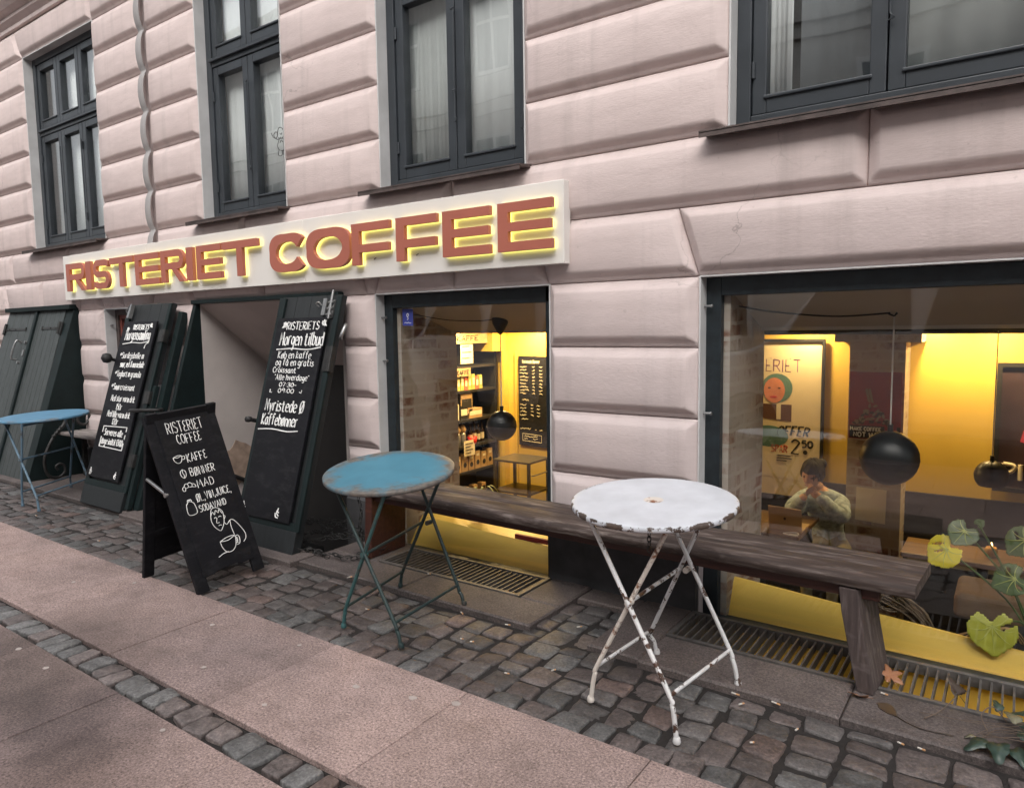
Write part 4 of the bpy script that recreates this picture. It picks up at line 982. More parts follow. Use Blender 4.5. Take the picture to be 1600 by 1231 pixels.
ly = leafmat('yellow_leaf', (.66, .56, .05)); lg = leafmat('lime_leaf', (.36, .37, .04)); ld = leafmat('deep_leaf', (.055, .095, .022))
SL = [(-.38, .05, .20, .05, .5), (.35, .15, .20, .05, -.5), (-.40, -.25, .16, .045, .1)]
def mleaf(c, size, nrm, tip, m, slots, stem):
    b = leafmesh(c, size, nrm, tip, slots); o = b.build('leaf', m, pt)
    n_ = Vector(nrm).normalized(); t_ = Vector(tip); t_ = (t_-n_*t_.dot(n_)).normalized(); s_ = t_.cross(n_); q = MB()
    if size > .05:
        for (ex, ey) in ((0, .88), (.5, .55), (-.5, .55), (.62, .1), (-.62, .1), (.5, -.35), (-.5, -.35)):
            q.tube([Vector(c)+(s_*ex*f_+t_*((ey-.0)*f_+(.0 if ey > .6 else .18*(1-f_)*f_*2))+n_*(.12*abs(ex*f_)-.075*((ex*f_)**2+(ey*f_)**2)+.012))*size for f_ in (0, .25, .5, .75, .95)], [.0022, .0018, .0014, .001, .0006], 5)
        q.build('leaf_vein', M['vein'], o); md = o.modifiers.new('Thickness', 'SOLIDIFY'); md.thickness = .0012; sb = o.modifiers.new('Smooth', 'SMOOTH'); sb.factor = .5; sb.iterations = 3
    q = MB(); q.tube(catmull([(.10, .38, .03)]+list(stem)+[c], 6), .0045, 6); q.build('stem', ld, pt)
mleaf((-.215, .33, .385), .105, (-.35, -.9, .35), (-.75, -.3, -.55), ly, [(.12, .25, .26, .035, 1.2), (.38, .12, .24, .035, 1.0)], [(0, .36, .2)])
mleaf((-.155, .36, .47), .085, (.15, -.85, .5), (-.5, 0, -.85), ld, [], [(.02, .37, .25)])
mleaf((-.108, .35, .508), .028, (0, -1, .2), (.6, 0, .6), ld, [], [(.0, .36, .3)])
mleaf((-.042, .205, .128), .125, (.1, -.95, .3), (.12, -.2, -1), lg, [(-.42, -.02, .24, .06, .5)], [(.05, .34, .12)])
mleaf((.03, .34, .30), .10, (-.2, -.8, .55), (-.8, 0, -.5), ld, SL, [(.08, .37, .2)])
mleaf((.06, .42, .45), .10, (-.3, -.8, .5), (-.5, .1, -.8), ld, SL, [(.09, .39, .25)])
b = MB()
for k in range(16):
    a = random.Random(k).uniform(-1, 1); x = .04+a*.05
    b.tube(catmull([(x, .36+.02*(k % 3), -.0), (x-.04*a-.03, .30, .10), (x-.10-.05*(k % 3), .25, .02), (x-.14, .22, -.04)], 5), .002, 5)
b.build('dry_stem', M['kraft'], pt)
# dried branch basket behind the glass, left of the plant
b = MB(); rr = random.Random(9)
for k in range(40):
    x0 = -.42+rr.uniform(-.03, .03); y0 = .40+rr.uniform(-.05, .05); b.tube(catmull([(x0+.18, y0, -.10), (x0+.10, y0, .05+rr.uniform(-.03, .03)), (x0-.02, y0-.05, .12+rr.uniform(-.06, .05)), (x0-.14, y0-.03, .15+rr.uniform(-.1, .06))], 5), .004, 5)
tag(b.build('dried_branches', wood_mat('dry_twigs', (.07, .05, .03), (.14, .10, .06), (.22, .16, .10))), 'bundle of dried twigs behind the glass beside the right bench leg', 'dried branches')
# left shop window: spider plant, red board on the yellow sill, blue sticker
sp_ = empty('spider_plant', (-2.83, .33, .135), 'small spider plant with arching striped leaves on the yellow sill', 'plant')
b = MB(); b.lathe([(.05, 0), (.065, .07), (.06, .07), (.055, .05), (.004, .05)], (-2.83, .36, .135), 20); b.build('pot', M['kraft'], sp_)
rr = random.Random(12); sgm = leafmat('striped_leaf', (.42, .42, .10))
for k in range(22):
    a = rr.uniform(0, 2*pi); L = rr.uniform(.10, .2); hh = rr.uniform(.06, .16); P = catmull([(-2.83, .36, .18), (-2.83+cos(a)*L*.4, .36+sin(a)*L*.4, .19+hh), (-2.83+cos(a)*L*.8, .36+sin(a)*L*.6, .18+hh*.8), (-2.83+cos(a)*L*1.2, .36+sin(a)*L*.7, .15)], 5)
    b = MB(); vs = []
    for i, p in enumerate(P):
        w_ = .007*sin(pi*(i+.6)/(len(P)+.6)); sd_ = Vector((-sin(a), cos(a), 0)); vs += [p-sd_*w_, p+Vector((0, 0, -.002)), p+sd_*w_]
    b.add(vs, [(3*i, 3*i+1, 3*i+4, 3*i+3) for i in range(len(P)-1)]+[(3*i+1, 3*i+2, 3*i+5, 3*i+4) for i in range(len(P)-1)], 0, None, True); b.build('leaf', sgm, sp_)
b = MB(); b.box((-2.46, .262, .082), (-2.17, .285, .112)); tag(b.build('red_board', M['darkred'], bevel=.003), 'narrow dark red board lying on the yellow sill', 'board')
fr = wallfr(.1035)
b = MB(); b.prism([(-3.195, 1.387), (-3.105, 1.385), (-3.105, 1.49), (-3.195, 1.492)], 0, .001, fr); o = tag(b.build('window_sticker', simple('blue_sticker', (.045, .06, .30), .5, bs=0)), 'small blue sticker in the top corner of the left shop window', 'sticker')
b = MB(); draw(b, [[(0, .5), (.4, 1), (.2, 1.4), (-.2, 1.3), (-.3, .8), (0, .5)], [(0, .5), (.2, 0), (-.2, -.3)]], fr, -3.15, 1.43, .022, .003, .001); draw(b, [[(-1.3, 0), (-.8, .2), (-.3, 0), (.2, .2), (.8, 0), (1.3, .1)]], fr, -3.15, 1.402, .022, .0022, .001); b.build('emblem', M['chalk'], o)

# ------------------------------------------------------------------ lightwell grates before the shop windows
def grate(x0, x1, y0, y1, label, pitw=True):
    t = empty('lightwell_grate', ((x0+x1)/2, (y0+y1)/2, 0), label, 'grate', 'iron grates before the shop windows')
    b = MB(); T0 = .014
    b.box((x0, y0, -.03), (x1, y0+.022, T0)); b.box((x0, y1-.022, -.03), (x1, y1, T0)); b.box((x0, y0+.022, -.03), (x0+.022, y1-.022, T0)); b.box((x1-.022, y0+.022, -.03), (x1, y1-.022, T0)); b.build('frame', M['grate'], t, bevel=.002)
    b = MB(); n = int((x1-x0)/.0345)
    for k in range(1, n): x = x0+(x1-x0)*k/n; b.box((x-.0035, y0+.021, -.028), (x+.0035, y1-.021, .008))
    b.build('bars', M['grate'], t)
    p = MB(); p.box((x0-.01, y0-.02, -.5), (x1+.01, y1+.03, -.45)); p.box((x0-.02, y0-.02, -.5), (x0-.001, y1+.03, -.035)); p.box((x1+.001, y0-.02, -.5), (x1+.02, y1+.03, -.035)); p.box((x0, y0-.02, -.5), (x1, y0-.003, -.035))
    p.build('pit_wall', M['earth'], t)
    q = MB(); q.box((x0, y1+.0, -.44), (x1, y1+.012, -.03)); q.box((x0, y1-.20, -.45), (x1, y1, -.13)); q.build('pit_ledge', M['yellowsill'], t)
grate(-1.212, 1.5, -.355, -.035, 'iron bar grate with yellow showing below, at the foot of the big window')
grate(-3.015, -2.01, -.34, -.035, 'iron bar grate under the bench, at the foot of the left shop window')

# ------------------------------------------------------------------ sloping cellar hatch at the far left
hat = empty('cellar_hatch', (-8.2, 0, 0), 'closed sloping cellar hatch of dark green planks behind the far blue table', 'cellar hatch')
H = Fr((-8.87, -.53, .012), (1, 0, 0), (0, .49, 1.61))
def plank_leaf(x0, x1, v0, v1, name, parent, fr, n=7, th=.035):
    b = MB(); w_ = (x1-x0)/n
    for k in range(n): b.prism([(x0+w_*k+.002, v0), (x0+w_*(k+1)-.002, v0), (x0+w_*(k+1)-.002, v1), (x0+w_*k+.002, v1)], -th, 0, fr)
    b.box((0, 0, 0), (0, 0, 0)) if False else None
    return b.build(name, M['hatch'], parent, bevel=.003)
def strap_hinge(parent, fr, u, v, L):
    b = MB(); s_ = 1 if L > 0 else -1
    b.prism([(u, v-.014), (u+L, v-.010), (u+L, v+.010), (u, v+.014)], .001, .007, fr); b.tube([fr.p(u+L-.01*s_, v+.02, .006), fr.p(u+L-.01*s_, v-.02, .006)], .007, 8)
    b.prism([(u-.05*s_, v-.055), (u+.005*s_, v-.055), (u+.005*s_, v+.055), (u-.05*s_, v+.055)], .001, .012, fr); b.tube([fr.p(u, v-.06, .014), fr.p(u, v+.06, .014)], .012, 8)
    for d in (.1, .25): b.tube([fr.p(u+L*d*2, v, .006), fr.p(u+L*d*2, v, .012)], .008, 8)
    b.build('strap_hinge', M['iron'], parent)
d1 = plank_leaf(-.01, .705, .0, 1.66, 'hatch_leaf', hat, H, 4); strap_hinge(d1, H, .02, 1.47, .52)
d2 = plank_leaf(.735, 1.33, .0, 1.66, 'hatch_leaf', hat, H, 6); strap_hinge(d2, H, 1.31, 1.475, -.40)
b = MB(); b.prism([(.695, 0), (.745, 0), (.745, 1.66), (.695, 1.66)], -.02, .022, H); b.build('cover_strip', M['hatchdark'], d1, bevel=.004)
b = MB(); b.tube(catmull([H.p(.50, 1.33, .0), H.p(.495, 1.33, .05), H.p(.475, 1.16, .05), H.p(.48, 1.15, .0)], 6), .010, 8); b.build('handle', M['steel'], d1)
b = MB(); b.prism([(.60, 1.19), (.635, 1.19), (.635, 1.25), (.60, 1.25)], 0, .012, H); b.build('lock_plate', M['steel'], d1)
for u, v in ((.617, 1.33), (.56, 1.12)): b = MB(); b.tube([H.p(u, v, 0), H.p(u, v, .02)], .015, 10); b.build('bolt', M['steel'], d1)
def cheek(name, x0, x1, parent, y0=-.545, zt=1.60, yt=-.04):
    b = MB(); F2 = Fr((0, 0, 0), (0, 1, 0), (0, 0, 1)); b.prism([(y0, .01), (.005, .01), (.005, zt), (yt, zt)], x0, x1, F2); return b.build(name, M['hatchdark'], parent, bevel=.004)
cheek('cheek_board', -7.525, -7.385, hat); cheek('cheek_board', -8.90, -8.875, hat)
b = MB(); b.box((-8.90, -.085, 1.60), (-7.38, .004, 1.645)); b.build('top_rail', M['hatchdark'], hat, bevel=.004)

# ------------------------------------------------------------------ cellar entrance between the two opened hatch doors
ent = empty('cellar_entrance', (-4.5, 0, 0), 'open cellar stair entrance with plastered side wall and dark green cheek', 'cellar entrance')
b = MB(); b.box((-5.36, .0, -.6), (-5.30, .64, 1.60)); b.build('side_wall', M['plaster'], ent)
b = MB(); b.box((-3.66, .01, -.6), (-3.628, .64, 1.60)); b.build('side_wall', M['plaster'], ent)
b = MB(); b.add([(-5.34, .0, 1.575), (-3.64, .0, 1.575), (-3.64, .66, 1.04), (-5.34, .66, 1.04), (-5.34, .0, 1.60), (-3.64, .0, 1.60), (-3.64, .66, 1.60), (-5.34, .66, 1.60)], [(0, 3, 2, 1), (4, 5, 6, 7), (0, 1, 5, 4), (3, 7, 6, 2), (0, 4, 7, 3), (1, 2, 6, 5)]); b.build('sloping_soffit', M['plaster'], ent)
b = MB(); b.box((-5.3, .60, -.7), (-3.66, .64, 1.4)); b.build('back_door', M['black'], ent)
for k in range(3): b = MB(); b.box((-5.30, -.46+.25*k, -.7), (-3.66, -.21+.27*k, -.04-.17*k)); b.build('step', M['kerb'], ent, bevel=.006)
cheek('cheek_board', -5.345, -5.302, ent, -.50, 1.60, -.03); 
b = MB(); b.box((-5.35, -.05, 1.585), (-3.62, .004, 1.615)); b.build('top_rail', M['hatchdark'], ent, bevel=.003)
b = MB(); b.tube([(-5.27, -.30, .42), (-5.27, .5, .02)], .018, 8); b.build('handrail', M['black'], ent)
# stair wall scar: bare patch of old render
b = MB(); rr = random.Random(8)
b.prism([(.27+.17*cos(2*pi*k/22)*rr.uniform(.75, 1.15), .26+.20*sin(2*pi*k/22)*rr.uniform(.75, 1.1)) for k in range(22)], 0, .004, Fr((-5.30, 0, 0), (0, 1, 0), (0, 0, 1))); b.build('bare_patch', simple('flaked_render', (.36, .26, .20), .9, var=.3, scale=14, bs=.7), ent)

# opened hatch doors leaning on the facade, a chalkboard screwed on each
def hatch_door(O, V, w_, L, label, x_in, board, lines):
    t = empty('open_hatch_door', O, label, 'hatch door', 'opened cellar hatch doors with chalkboards')
    fr = Fr(O, (1, 0, 0), V)
    b = MB(); n = 4
    for k in range(n): b.prism([(w_*k/n+.002, 0), (w_*(k+1)/n-.002, 0), (w_*(k+1)/n-.002, L), (w_*k/n+.002, L)], -.045, -.004, fr)
    b.prism([(.0, .0), (w_, .0), (w_, .15), (0, .15)], -.004, .018, fr)
    b.build('planks', M['doorplank'], t, bevel=.003)
    b = MB()
    for (a, c_) in ((-.012, .05), (w_-.03, w_+.012)): b.prism([(a, .15), (c_, .15), (c_, L-.01), (a, L-.01)], -.004, .014, fr)
    b.prism([(.05, .15), (w_-.03, .15), (w_-.03, .2), (.05, .2)], -.004, .016, fr); b.build('frame_rail', M['hatchdark'], t, bevel=.003)
    u0, v0, u1, v1 = board
    b = MB(); b.prism([(u0, v0), (u1, v0), (u1, v1), (u0, v1)], .014, .030, fr); cb = b.build('chalkboard', M['blackboard'], t, bevel=.002)
    cf = Fr(fr.p(0, 0, .030), fr.U, fr.V); b = MB(); lines(b, cf); b.build('chalk_writing', M['chalk'], cb)
    return t, fr, cb, cf
def fern(b, cf, u, v, s, m=1):
    draw(b, [[(0, 0), (m*.4, .5), (m*.3, 1.1)], [(m*.35, 0), (m*.8, .5), (m*.7, 1.2)], [(m*.8, .1), (m*1.2, .5), (m*1.1, 1.0)]], cf, u, v, s, .0045)
def morgen(b, cf):
    r = .0037
    write(b, 'RISTERIETS', cf, .150, 1.418, .052, r, width=.32); fern(b, cf, .10, 1.43, .035); fern(b, cf, .54, 1.44, .035, -1)
    write(b, 'Morgen tilbud', cf, .105, 1.312, .088, .0046, width=.43)
    draw(b, [[(.085, 1.282), (.25, 1.290), (.40, 1.284), (.525, 1.30)]], cf, 0, 0, 1, .005)
    q = .0029
    write(b, 'Køb en kaffe', cf, .115, 1.225, .047, q, width=.33); write(b, 'og få en gratis', cf, .105, 1.176, .045, q, width=.38)
    write(b, 'Croissant', cf, .09, 1.128, .036, q, width=.235); write(b, '"Alle hverdage"', cf, .12, 1.080, .037, q, width=.345)
    write(b, '07:30-', cf, .185, 1.036, .028, q, width=.17); write(b, '09:00', cf, .185, .996, .028, q, width=.155)
    draw(b, [[(.10, 1.015), (.10, .995), (.12, .995)]], cf, 0, 0, 1, r, smooth=False); draw(b, [[(.40, 1.005), (.42, 1.0), (.42, 1.02)]], cf, 0, 0, 1, r, smooth=False)
    write(b, 'Nyristede Ø', cf, .085, .872, .075, .0045, width=.385); write(b, 'Kaffebønner', cf, .075, .782, .072, .0045, width=.36)
    draw(b, [[(.055, .745), (.2, .755), (.35, .748), (.455, .758)]], cf, 0, 0, 1, .0052)
    for u, m in ((.425, -1), (.04, 1)): draw(b, [[(0, 0), (.5*m, .3), (.55*m, .8)], [(.05*m, .5), (.4*m, .7), (.3*m, 1.2)], [(.1*m, -.3), (.7*m, -.2), (.9*m, .4)]], cf, u, .225, .04, .0042)
t, fr, cb, cf = hatch_door((-4.115, -.56, .0), (0, .46, 1.6), .60, 1.655, 'dark hatch door right of the cellar stairs with the Morgen tilbud chalkboard', 0, (.035, .19, .53, 1.50), morgen)
b = MB(); b.prism([(.44, 1.52), (.475, 1.52), (.475, 1.63), (.44, 1.63)], .0, .012, fr); b.prism([(.50, 1.50), (.55, 1.50), (.55, 1.62), (.50, 1.62)], .0, .010, fr)
for v in (1.52, 1.56, 1.60): b.tube([fr.p(.50, v, .016), fr.p(.55, v, .016)], .008, 8)
b.tube([fr.p(.53, 1.49, .02), fr.p(.53, 1.68, .02)], .008, 8); b.tube(catmull([fr.p(.41, 1.575, .01), fr.p(.40, 1.59, .03), fr.p(.42, 1.60, .03), fr.p(.43, 1.585, .01)], 4), .005, 6); b.build('latch', M['steel'], t)
for v in (1.20, 1.28): b = MB(); b.prism([(.56, v-.05), (.63, v-.05), (.63, v+.03), (.56, v+.03)], -.01, .022, fr); b.tube([fr.p(.62, v-.05, .02), fr.p(.62, v+.03, .02)], .012, 8); b.build('hinge', M['iron'], t)
b = MB(); b.tube([fr.p(-.03, .80, .0), fr.p(-.03, .80, .05)], .014, 10); b.lathe([(.004, -.02), (.02, -.016), (.026, 0), (.02, .016), (.004, .02)], fr.p(-.03, .80, .06), 14); b.build('knob', M['black'], t)
b = MB(); b.tube(catmull([fr.p(.66, 1.46, -.02), fr.p(.68, 1.44, .0), fr.p(.672, 1.38, .01), fr.p(.65, 1.37, -.01)], 5), .012, 8); b.build('hook', M['steel'], t)
def morgens(b, cf):
    r = .0038
    write(b, 'RISTERIETS', cf, .205, 1.448, .042, r, width=.24); fern(b, cf, .10, 1.435, .03); fern(b, cf, .50, 1.465, .03, -1)
    write(b, 'Morgensamling', cf, .105, 1.362, .085, .0044, width=.39)
    draw(b, [[(.09, 1.325), (.25, 1.338), (.38, 1.335), (.50, 1.35)], [(.50, 1.35), (.46, 1.32), (.45, 1.29)]], cf, 0, 0, 1, .005)
    for v, s, u, wd in ((1.205, 'Surdejsbolle m', .13, .345), (1.13, 'smør, ost & marmelade', .135, .375), (1.05, 'Yoghurt m granola', .12, .38), (.94, 'Smørcroissant', .115, .34), (.845, 'Med stor varm drik', .125, .375), (.775, '150r', .24, .09), (.715, 'Med lille varm drik', .125, .36), (.655, '120r', .235, .09)):
        write(b, s, cf, u, v, .050, .0030, width=wd)
        if s[:2] in ('Su', 'Yo') or s == 'Smørcroissant': draw(b, [[(-.8, 0), (-.4, .5), (0, .2), (-.5, -.3), (-.8, 0)]], cf, u-.012, v+.03, .022, .0045)
    write(b, 'Serveres alle', cf, .155, .565, .052, .0036, width=.29); write(b, 'dage indtil 13:00', cf, .135, .492, .050, .0036, width=.34)
    for (a, c_) in (((.12, .635), (.49, .645)), ((.12, .47), (.49, .462)), ((.12, .635), (.12, .585)), ((.12, .55), (.12, .47)), ((.49, .645), (.49, .61)), ((.49, .585), (.49, .55)), ((.49, .52), (.49, .462))): b.tube([cf.p(*a, .0012), cf.p(*c_, .0012)], .0045, 5)
    for u, m in ((.50, -1), (.07, 1)): draw(b, [[(0, 0), (.5*m, .3), (.55*m, .8)], [(.05*m, .5), (.4*m, .7), (.3*m, 1.2)], [(.1*m, -.3), (.7*m, -.2), (.9*m, .4)]], cf, u, .25, .035, .0042)
t, fr, cb, cf = hatch_door((-6.18, -.60, .0), (0, .50, 1.6), .655, 1.68, 'dark hatch door left of the cellar stairs with a long Morgensamling breakfast chalkboard', 0, (.025, .22, .545, 1.52), morgens)
b = MB(); b.tube([fr.p(-.0, 1.19, .0), fr.p(-.0, 1.19, .05)], .014, 10); b.lathe([(.004, -.042), (.03, -.034), (.045, 0), (.03, .034), (.004, .042)], fr.p(-.005, 1.19, .085), 18); b.build('knob', M['black'], t)
b = MB(); b.prism([(.06, 1.55), (.10, 1.55), (.10, 1.67), (.08, 1.67)], .015, .045, fr); b.tube([fr.p(.03, 1.58, .01), fr.p(.0, 1.62, .03), fr.p(.03, 1.64, .03)], .006, 6); b.build('latch', M['steel'], t)
for v in (1.40, .9, .4): b = MB(); b.prism([(.60, v-.05), (.69, v-.05), (.69, v+.05), (.60, v+.05)], -.01, .02, fr); b.tube([fr.p(.675, v-.05, .02), fr.p(.675, v+.05, .02)], .013, 8); b.build('hinge', M['iron'], t)
b = MB(); b.prism([(.70, .02), (.78, .02), (.74, 1.62), (.68, 1.62)], -.11, -.05, fr); b.build('hinge_post', M['hatchdark'], t, bevel=.004)
b = MB(); b.prism([(.675, .03), (.72, .03), (.70, 1.0), (.665, 1.0)], -.04, .0, fr); b.build('edge_strip', M['hatchdark'], t, bevel=.004)
b = MB(); b.tube(catmull([(-5.66, -.36, .76), (-5.62, -.44, .765), (-5.45, -.44, .775), (-5.36, -.36, .775), (-5.42, -.30, .77), (-5.58, -.30, .765), (-5.66, -.36, .76)], 6), .014, 8); b.build('ring_handle', M['black'], t)

# ------------------------------------------------------------------ A-board
ab = empty('sandwich_board', (-3.7, -1.05, 0), 'black folding sandwich board with white drawn cups and drinks, standing on the setts', 'sandwich board')
BL, BR_, TL, TR = Vector((-3.43, -1.205, 0)), Vector((-3.463, -.815, .02)), Vector((-3.742, -1.297, .916)), Vector((-3.775, -.89, .952))
A = Fr(BL, BR_-BL, TL-BL); W_, L_ = (BR_-BL).length, .975
b = MB()
for (u0, u1) in ((-.018, .052), (W_-.052, W_+.018)): b.prism([(u0, 0), (u1, 0), (u1, L_), (u0, L_)], -.022, .0, A)
b.prism([(.052, L_-.05), (W_-.052, L_-.05), (W_-.052, L_), (.052, L_)], -.022, .0, A); b.prism([(.052, .07), (W_-.052, .095), (W_-.052, .13), (.052, .13)], -.022, .0, A)
b.build('front_frame', M['blackboard'], ab, bevel=.003)
b = MB(); b.prism([(.035, .075), (.10, .072), (.12, .085), (.25, .085), (.27, .072), (W_-.035, .075), (W_-.035, L_-.01), (.035, L_-.01)], .0005, .008, A); fp = b.build('front_panel', M['blackboard'], ab, bevel=.0015)
b = MB(); cf = Fr(A.p(0, 0, .008), A.U, A.V)
r = .0023
write(b, 'RIST€RI€T', cf, .085, .862, .060, r, width=.215, wob=.03); write(b, 'COFF€€', cf, .125, .796, .052, r, width=.142, wob=.03)
write(b, 'KAFF€', cf, .148, .690, .046, r, width=.118); write(b, 'BØNN€R', cf, .140, .612, .044, r, width=.15); write(b, 'MAD', cf, .160, .540, .044, r, width=.10); write(b, 'ØL,VIN,JUIC€,', cf, .130, .470, .042, r, width=.215); write(b, 'SODAVAND', cf, .128, .412, .036, r, width=.165)
draw(b, [[(-1, .6), (-.9, -.1), (-.3, -.7), (.4, -.6), (.8, 0), (.9, .7), (.1, .85), (-1, .6)], [(-1, .6), (0, .45), (.9, .7)], [(.9, .5), (1.5, .5), (1.4, -.1), (.75, -.1)]], cf, .097, .715, .026, .0021)
draw(b, [[(0, 1), (-.6, .5), (-.6, -.4), (0, -1), (.6, -.4), (.6, .5), (0, 1)], [(.1, .95), (-.1, .3), (.1, -.3), (-.05, -.95)]], cf, .100, .635, .024, .0021)
draw(b, [[(-1.5, -.8), (-1.6, -.2), (-1.1, .2), (-.9, -.3), (-1.1, -.8), (-1.5, -.8)], [(-1.1, .2), (-.7, .7), (-.2, .6), (-.1, -.1), (-.9, -.3)], [(-.2, .6), (.4, .8), (.9, .4), (.7, -.2), (-.1, -.1)], [(.9, .4), (1.5, .2), (1.7, -.4), (1.2, -.4), (.7, -.2)]], cf, .108, .562, .024, .0021)
draw(b, [[(-.5, 1.6), (-.5, 1.2), (-1, .5), (-1, -1.5), (1, -1.5), (1, .5), (.5, 1.2), (.5, 1.6), (-.5, 1.6)], [(-.5, 1.25), (0, 1.4), (.5, 1.2)], [(-.4, 1.75), (.4, 1.75)]], cf, .085, .450, .024, .0021)
draw(b, [[(-.9, .6), (-1, 0), (-.8, -.8), (-.2, -1.5), (.2, -1.3), (.7, -.6), (.9, .2), (.9, .9), (.3, 1.5), (-.5, 1.5), (-.9, .6)], [(-.9, .6), (-.5, 1.1), (-.3, .7), (0, 1.2), (.3, .8), (.5, 1.2), (.8, .6)], [(-.1, .2), (-.35, -.4), (.05, -.45)], [(-.5, .25), (-.3, .32), (-.15, .22)], [(.15, .25), (.4, .32), (.55, .2)], [(-.2, -.85), (.0, -.8), (.25, -.88)], [(.9, .3), (1.1, .1), (.9, -.2)]], cf, .215, .345, .042, .0022)
draw(b, [[(.7, -.6), (1.0, -1.0), (1.6, -.6), (2.1, -.7), (2.7, -1.6), (3.2, -2.8), (3.1, -3.5), (2.6, -3.9)], [(1.6, -.6), (1.5, -1.5), (1.6, -2.6)]], cf, .215, .345, .042, .0022)
draw(b, [[(-1.5, .5), (-1.4, -.4), (-.9, -1.2), (0, -1.3), (.7, -.8), (1, 0), (1, .7), (-.3, .8), (-1.5, .5)], [(-1.5, .5), (-.2, .35), (1, .7)], [(1, .5), (1.5, .6), (1.7, .1), (1.5, -.6), (1.0, -.7)], [(1.1, .4), (1.35, .3), (1.1, .15), (1.4, .05), (1.1, -.1), (1.35, -.2), (1.05, -.35), (1.3, -.5)], [(-2.4, -1.5), (-1.6, -1.25), (-.7, -1.2)]], cf, .242, .205, .038, .0022)
b.build('chalk_drawing', M['chalk'], fp)
bl_, br_ = Vector((-3.957, -1.238, 0)), Vector((-3.99, -.84, .025)); Bk = Fr(br_, bl_-br_, TR-br_); Wb = (bl_-br_).length
b = MB()
for (u0, u1) in ((-.012, .05), (Wb-.05, Wb+.012)): b.prism([(u0, 0), (u1, 0), (u1, .965), (u0, .965)], -.022, .0, Bk)
b.prism([(.05, .92), (Wb-.05, .92), (Wb-.05, .96), (.05, .96)], -.022, 0, Bk); b.prism([(.05, .085), (Wb-.05, .085), (Wb-.05, .92), (.05, .92)], -.014, -.004, Bk); b.prism([(.05, .24), (Wb-.05, .24), (Wb-.05, .275), (.05, .275)], -.022, -.002, Bk); b.build('back_panel', M['blackboard'], ab, bevel=.003)
b = MB(); b.tube([A.p(-.012, .55, -.010), Bk.p(Wb+.002, .60, -.012)], .0095, 8); b.tube([A.p(-.026, .55, -.01), A.p(-.01, .55, -.01)], .012, 8); b.build('stay_bar', M['steel'], ab)
for u in (.06, W_-.06): b = MB(); b.tube([A.p(u-.03, L_+.004, -.008), A.p(u+.03, L_+.004, -.008)], .008, 8); b.build('hinge', M['iron'], ab)

# ------------------------------------------------------------------ folding bistro tables
def bistro(loc, zc, rad, tilt, legs, mats, label, hole=False):
    """legs: for each of four legs foot, bend, top (world); A front, A rear, B front, B rear"""
    t = empty('bistro_table', (loc[0], loc[1], 0), label, 'table', 'round folding bistro tables')
    nrm = Vector((tilt[0], tilt[1], 1)).normalized(); U = Vector((1, 0, 0)); U = (U-nrm*U.dot(nrm)).normalized(); V = nrm.cross(U)
    F2 = Fr((0, 0, 0), U, V)                      # N = normal
    b = MB(); n = 72; rg_ = random.Random(3)
    pr = [(.002, .0), (.05, .0005), (.12, .0), (rad-.03, .0), (rad-.006, .0008), (rad, -.002), (rad, -.016), (rad-.003, -.020), (rad-.012, -.019), (rad-.012, -.006), (.002, -.006)]
    b.lathe(pr, (0, 0, 0), n, fr=WORLD)
    top = b.build('table_top', mats[0], t, local=True); top.location = (0, 0, zc); top.rotation_mode = 'QUATERNION'; top.rotation_quaternion = Vector((0, 0, 1)).rotation_difference(nrm)
    if hole:
        b = MB(); b.lathe([(.002, .0014), (.026, .0016), (.036, .0008)], (0, 0, 0), 24); k = b.build('centre_cap', mats[3], top, local=True)
    X = {}
    for k, nm in enumerate(('A front', 'A rear', 'B front', 'B rear')):
        foot, bend, tp = [Vector(p) for p in legs[k]]
        d = (tp-bend).normalized(); P = [foot, foot+(bend-foot)*.45+Vector((0, 0, .012)), bend-Vector((0, 0, .012))+(-d)*.004, bend+d*.02, bend+d*(tp-bend).length*.5, tp]
        b = MB(); b.tube(catmull(P, 4), .0086, 10); b.lathe([(.012, 0), (.014, .006), (.0115, .018), (.0095, .022)], foot, 12)
        b.build('leg', mats[1+(1 if nm == 'A front' else 0)], t)
        X[nm] = (foot, bend, tp)
    def on(nm, s): f_, b_, t_ = X[nm]; return b_+(t_-b_)*s
    for a, c_, s1, s2, r_ in (('A front', 'A rear', .02, .02, .007), ('B front', 'B rear', .02, .02, .007), ('A front', 'A rear', .49, .49, .0075), ('A front', 'A rear', .97, .97, .009), ('B front', 'B rear', .97, .97, .009)):
        b = MB(); b.tube([on(a, s1), on(c_, s2)], r_, 8); b.build('stretcher', mats[1], t)
    for fr_, bk_ in (('A front', 'B front'), ('A rear', 'B rear')):
        p = (on(fr_, .49)+on(bk_, .49))/2; b = MB(); b.tube([p+Vector((0, -.016, 0)), p+Vector((0, .016, 0))], .012, 10); b.build('rivet', mats[2], t)
    return t
bistro((-1.057, -.835), .735, .298, (.003, -.068), [((-1.227, -1.001, -.006), (-1.207, -1.0, .125), (-.925, -.995, .70)), ((-1.17, -.545, .01), (-1.195, -.55, .10), (-.935, -.56, .705)), ((-.864, -1.074, -.006), (-.884, -1.07, .135), (-1.24, -1.0, .70)), ((-.812, -.61, .008), (-.838, -.61, .125), (-1.165, -.56, .705))],
       [M['white_top'], M['white_metal'], M['rust_metal'], M['rust_metal']], 'white bistro table with chipped rusty paint in front of the wooden bench', True)
b = MB(); 
for k in range(4): b.tube([(-1.005+.006*cos(2*pi*i/10)*(1 if k % 2 else .3), -.985+.006*cos(2*pi*i/10)*(.3 if k % 2 else 1), .655-.018*k+.012*sin(2*pi*i/10)) for i in range(10)], .002, 5, closed=True)
tag(b.build('chain_end', M['iron']), 'short bit of chain hanging under the white table top', 'chain')
